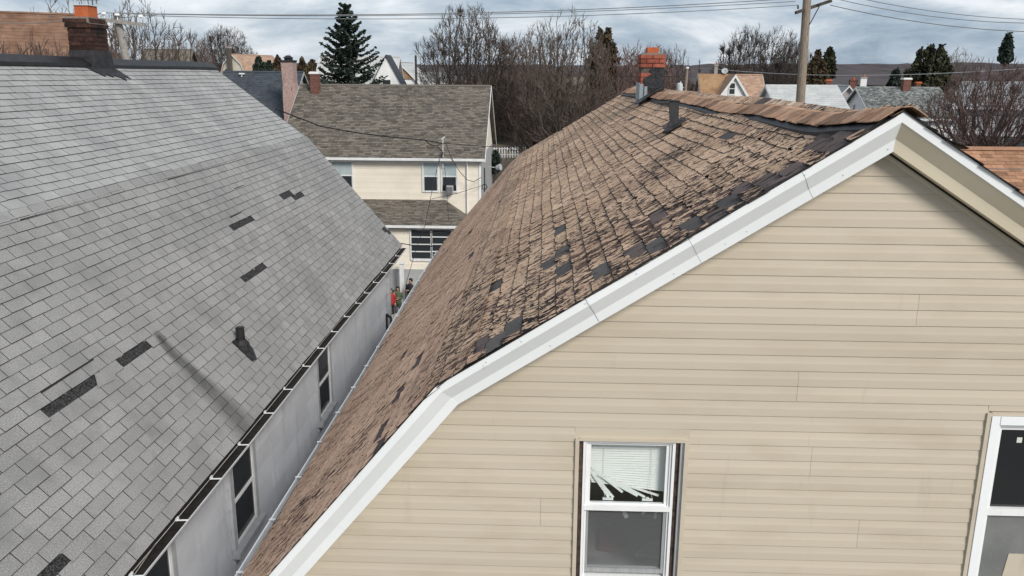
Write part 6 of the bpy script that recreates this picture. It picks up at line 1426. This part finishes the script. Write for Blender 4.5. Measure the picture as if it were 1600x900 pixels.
# ================================================================== people by the porch
for k, c1, c2 in (('skin', (.36, .22, .16), (.42, .27, .20)), ('coat_green', (.05, .075, .045), (.08, .11, .065)), ('coat_black', (.014, .014, .017), (.03, .03, .034)), ('coat_redp', (.27, .025, .025), (.34, .035, .03)), ('jeans', (.05, .055, .07), (.09, .095, .11)), ('hair_dark', (.012, .009, .008), (.03, .022, .018)), ('shoe', (.03, .03, .03), (.06, .06, .06))):
    MT[k] = mat(k, c1, c2, .8, 20)
def person(label, x, y, z, h, face, coat, pants, hair, arms, coat_len=.50, longhair=False):
    s = h/1.75; Pn = empty('person', (x, y, z), label, 'person', 'people waiting by the porch'); ca, sa = math.cos(face), math.sin(face)
    def w(px, py, pz): return np.array([x+s*(ca*px-sa*py), y+s*(sa*px+ca*py), z+s*pz])      # person faces local -y
    B = {'pel': (0, 0, .95, .13), 'wst': (0, 0, 1.10, .12), 'chs': (0, 0, 1.32, .145), 'nk': (0, -.005, 1.47, .055), 'hd0': (0, -.02, 1.55, .075), 'hd1': (0, -.02, 1.64, .092), 'hd2': (0, -.01, 1.71, .06), 'nose': (0, -.125, 1.60, .012)}
    E_ = [('pel', 'wst'), ('wst', 'chs'), ('chs', 'nk'), ('nk', 'hd0'), ('hd0', 'hd1'), ('hd1', 'hd2'), ('hd1', 'nose')]
    for sd_, k in ((-1, 'l'), (1, 'r')):
        B['hip'+k] = (.09*sd_, 0, .90, .10); B['kne'+k] = (.10*sd_, -.02, .50, .060); B['ank'+k] = (.10*sd_, .02, .09, .04); B['toe'+k] = (.11*sd_, -.15, .04, .035); E_ += [('pel', 'hip'+k), ('hip'+k, 'kne'+k), ('kne'+k, 'ank'+k), ('ank'+k, 'toe'+k)]
        el, ha = arms[0 if sd_ < 0 else 1]; B['sho'+k] = (.18*sd_, 0, 1.40, .065); B['elb'+k] = (*el, .045); B['wri'+k] = (*ha, .030)
        d_ = np.array(ha)-np.array(el); d_ /= np.linalg.norm(d_); pm = np.array(ha)+d_*.07; B['pal'+k] = (*pm, .034); E_ += [('chs', 'sho'+k), ('sho'+k, 'elb'+k), ('elb'+k, 'wri'+k), ('wri'+k, 'pal'+k)]
        sv = np.cross(d_, [0, 0, 1.]); sv = sv/(np.linalg.norm(sv)+1e-6)
        for f in range(4):
            o_ = sv*(f-1.5)*.020; L_ = (.07, .085, .08, .06)[f]; B['f%d%s' % (f, k)] = (*(pm+o_+d_*.035), .009); B['g%d%s' % (f, k)] = (*(pm+o_+d_*(.035+L_)+np.array([0, 0, -.012])), .007); E_ += [('pal'+k, 'f%d%s' % (f, k)), ('f%d%s' % (f, k), 'g%d%s' % (f, k))]
        B['th'+k] = (*(pm+sv*.045*sd_+d_*.02), .010); E_.append(('pal'+k, 'th'+k))
    names = list(B); me = bpy.data.meshes.new('body'); off = wloc(Pn)
    me.from_pydata([tuple(w(*B[n][:3])-np.array(off)) for n in names], [(names.index(a), names.index(b)) for a, b in E_], [])
    o = bpy.data.objects.new('body', me); sc.collection.objects.link(o); o.parent = Pn; me.materials.append(MT['skin'])
    md = o.modifiers.new('skin', 'SKIN'); sk = me.skin_vertices[0].data if me.skin_vertices else None
    if sk is None:
        me.skin_vertices  # layer is made by the modifier
        bpy.context.view_layer.update(); sk = me.skin_vertices[0].data
    for i, n in enumerate(names): sk[i].radius = (B[n][3]*s, B[n][3]*s); sk[i].use_root = (n == 'pel')
    o.modifiers.new('sub', 'SUBSURF').levels = 1; o.modifiers['sub'].render_levels = 1
    def ring(cx, cy, cz, rx, ry, n=14): return [w(cx+rx*math.cos(t), cy+ry*math.sin(t), cz) for t in np.linspace(0, 2*math.pi, n+1)[:-1]]
    q = MB(); q.loft([ring(0, 0, 1.0-coat_len*.5, .20, .16), ring(0, 0, .98, .19, .155), ring(0, 0, 1.12, .175, .145), ring(0, 0, 1.32, .205, .155), ring(0, 0, 1.42, .175, .13), ring(0, -.005, 1.49, .075, .08)]); 
    for sd_, k in ((-1, 'l'), (1, 'r')):
        a, b, c = [np.array(B[n+k][:3]) for n in ('sho', 'elb', 'wri')]; q.tube(w(*a), w(*b), .085*s, .065*s, 10); q.tube(w(*b), w(*c), .065*s, .048*s, 10)
    q.build('jacket', MT[coat], Pn, smooth=True)
    q = MB()
    for sd_ in (-1, 1): q.loft([ring(.09*sd_, 0, 1.0, .105, .12, 10), ring(.10*sd_, 0, .75, .095, .105, 10), ring(.10*sd_, -.015, .5, .075, .082, 10), ring(.10*sd_, .01, .10, .062, .07, 10)])
    q.build('trousers', MT[pants], Pn, smooth=True)
    q = MB()
    for sd_ in (-1, 1): q.loft([ring(.11*sd_, -.05, .0, .055, .14, 10), ring(.11*sd_, -.05, .05, .052, .135, 10), ring(.10*sd_, -.0, .10, .048, .07, 10)])
    q.build('shoes', MT['shoe'], Pn, smooth=True)
    q = MB(); q.loft([ring(0, .03, 1.45 if longhair else 1.58, .10 if longhair else .085, .07), ring(0, .025, 1.60, .105, .095), ring(0, .01, 1.70, .10, .105), ring(0, .0, 1.755, .055, .06)])
    q.build('hair', MT[hair], Pn, smooth=True)
    q = MB()
    for sx in (-.032, .032): q.tube(w(sx, -.108, 1.635), w(sx, -.118, 1.635), .010*s, .008*s, 6)
    q.tube(w(-.022, -.108, 1.565), w(.022, -.108, 1.565), .006*s, .006*s, 5); q.build('face_features', MT['hair_dark'], Pn)
zg_ = .15
def pp(px): return at(px, 470, 43.6)[0]
person('woman with long dark hair in olive green hooded jacket, arms folded', pp(622), 43.6, zg_-.25, 1.72, .15, 'coat_green', 'jeans', 'hair_dark', (((-.24, -.04, 1.13), (-.05, -.22, 1.16)), ((.24, -.04, 1.13), (.05, -.24, 1.12))), .55, True)
person('bearded man in black jacket standing right of the green jacket', pp(641), 43.9, zg_, 1.86, -.5, 'coat_black', 'coat_black', 'hair_dark', (((-.26, -.05, 1.12), (-.10, -.26, 1.15)), ((.26, -.05, 1.12), (.08, -.27, 1.18))), .45)
person('person in bright red top half hidden by the grey house corner', pp(613), 43.3, zg_-.2, 1.62, .4, 'coat_redp', 'coat_black', 'hair_dark', (((-.23, .02, 1.13), (-.20, -.12, .92)), ((.23, .02, 1.13), (.2, -.12, .92))), .4)
person('dark clothed person mostly hidden behind the brown roof edge', pp(655), 44.1, zg_, 1.78, -.2, 'coat_black', 'jeans', 'hair_dark', (((-.24, .02, 1.13), (-.22, -.1, .90)), ((.24, .02, 1.13), (.22, -.1, .90))), .45)
def alley_bits():
    q = MB(); q.box((at(612, 480, 44.2)[0]-2.5, 42.9, 0.0), (at(660, 480, 44)[0]+2, 44.9, .15)); tag(q.build('porch_landing', MT['concrete']), kind='structure')
    Hn = empty('iron_handrail', tuple(atX(606, 500, -3.05)), 'black iron handrail at the far corner of the grey house alley', 'handrail')
    a = atX(604, 491, -3.1); b = atX(611, 497, -3.0); c = atX(613, 512, -2.95); q = MB(); zt = a[2]
    for p_ in (a, b): q.tube((p_[0], p_[1], 4.6 if False else p_[2]-1.1), p_, .022, .022, 6)
    q.build('post', MT['pipe'], Hn); q = MB(); q.tube(a, b, .025, .025, 6); q.tube(b, c, .022, .022, 6); q.build('rail', MT['pipe'], Hn); q = MB(); q.tube(a-[0, 0, .5], b-[0, 0, .5], .018, .018, 6); q.build('rail', MT['pipe'], Hn)
    St = MB(); y_ = a[1]; St.box((-3.5, y_-.9, 0), (-2.75, y_+1.8, a[2]-1.1)); tag(St.build('back_stoop', MT['concrete']), 'concrete stoop with iron handrail at the alley end', 'stoop')
alley_bits()
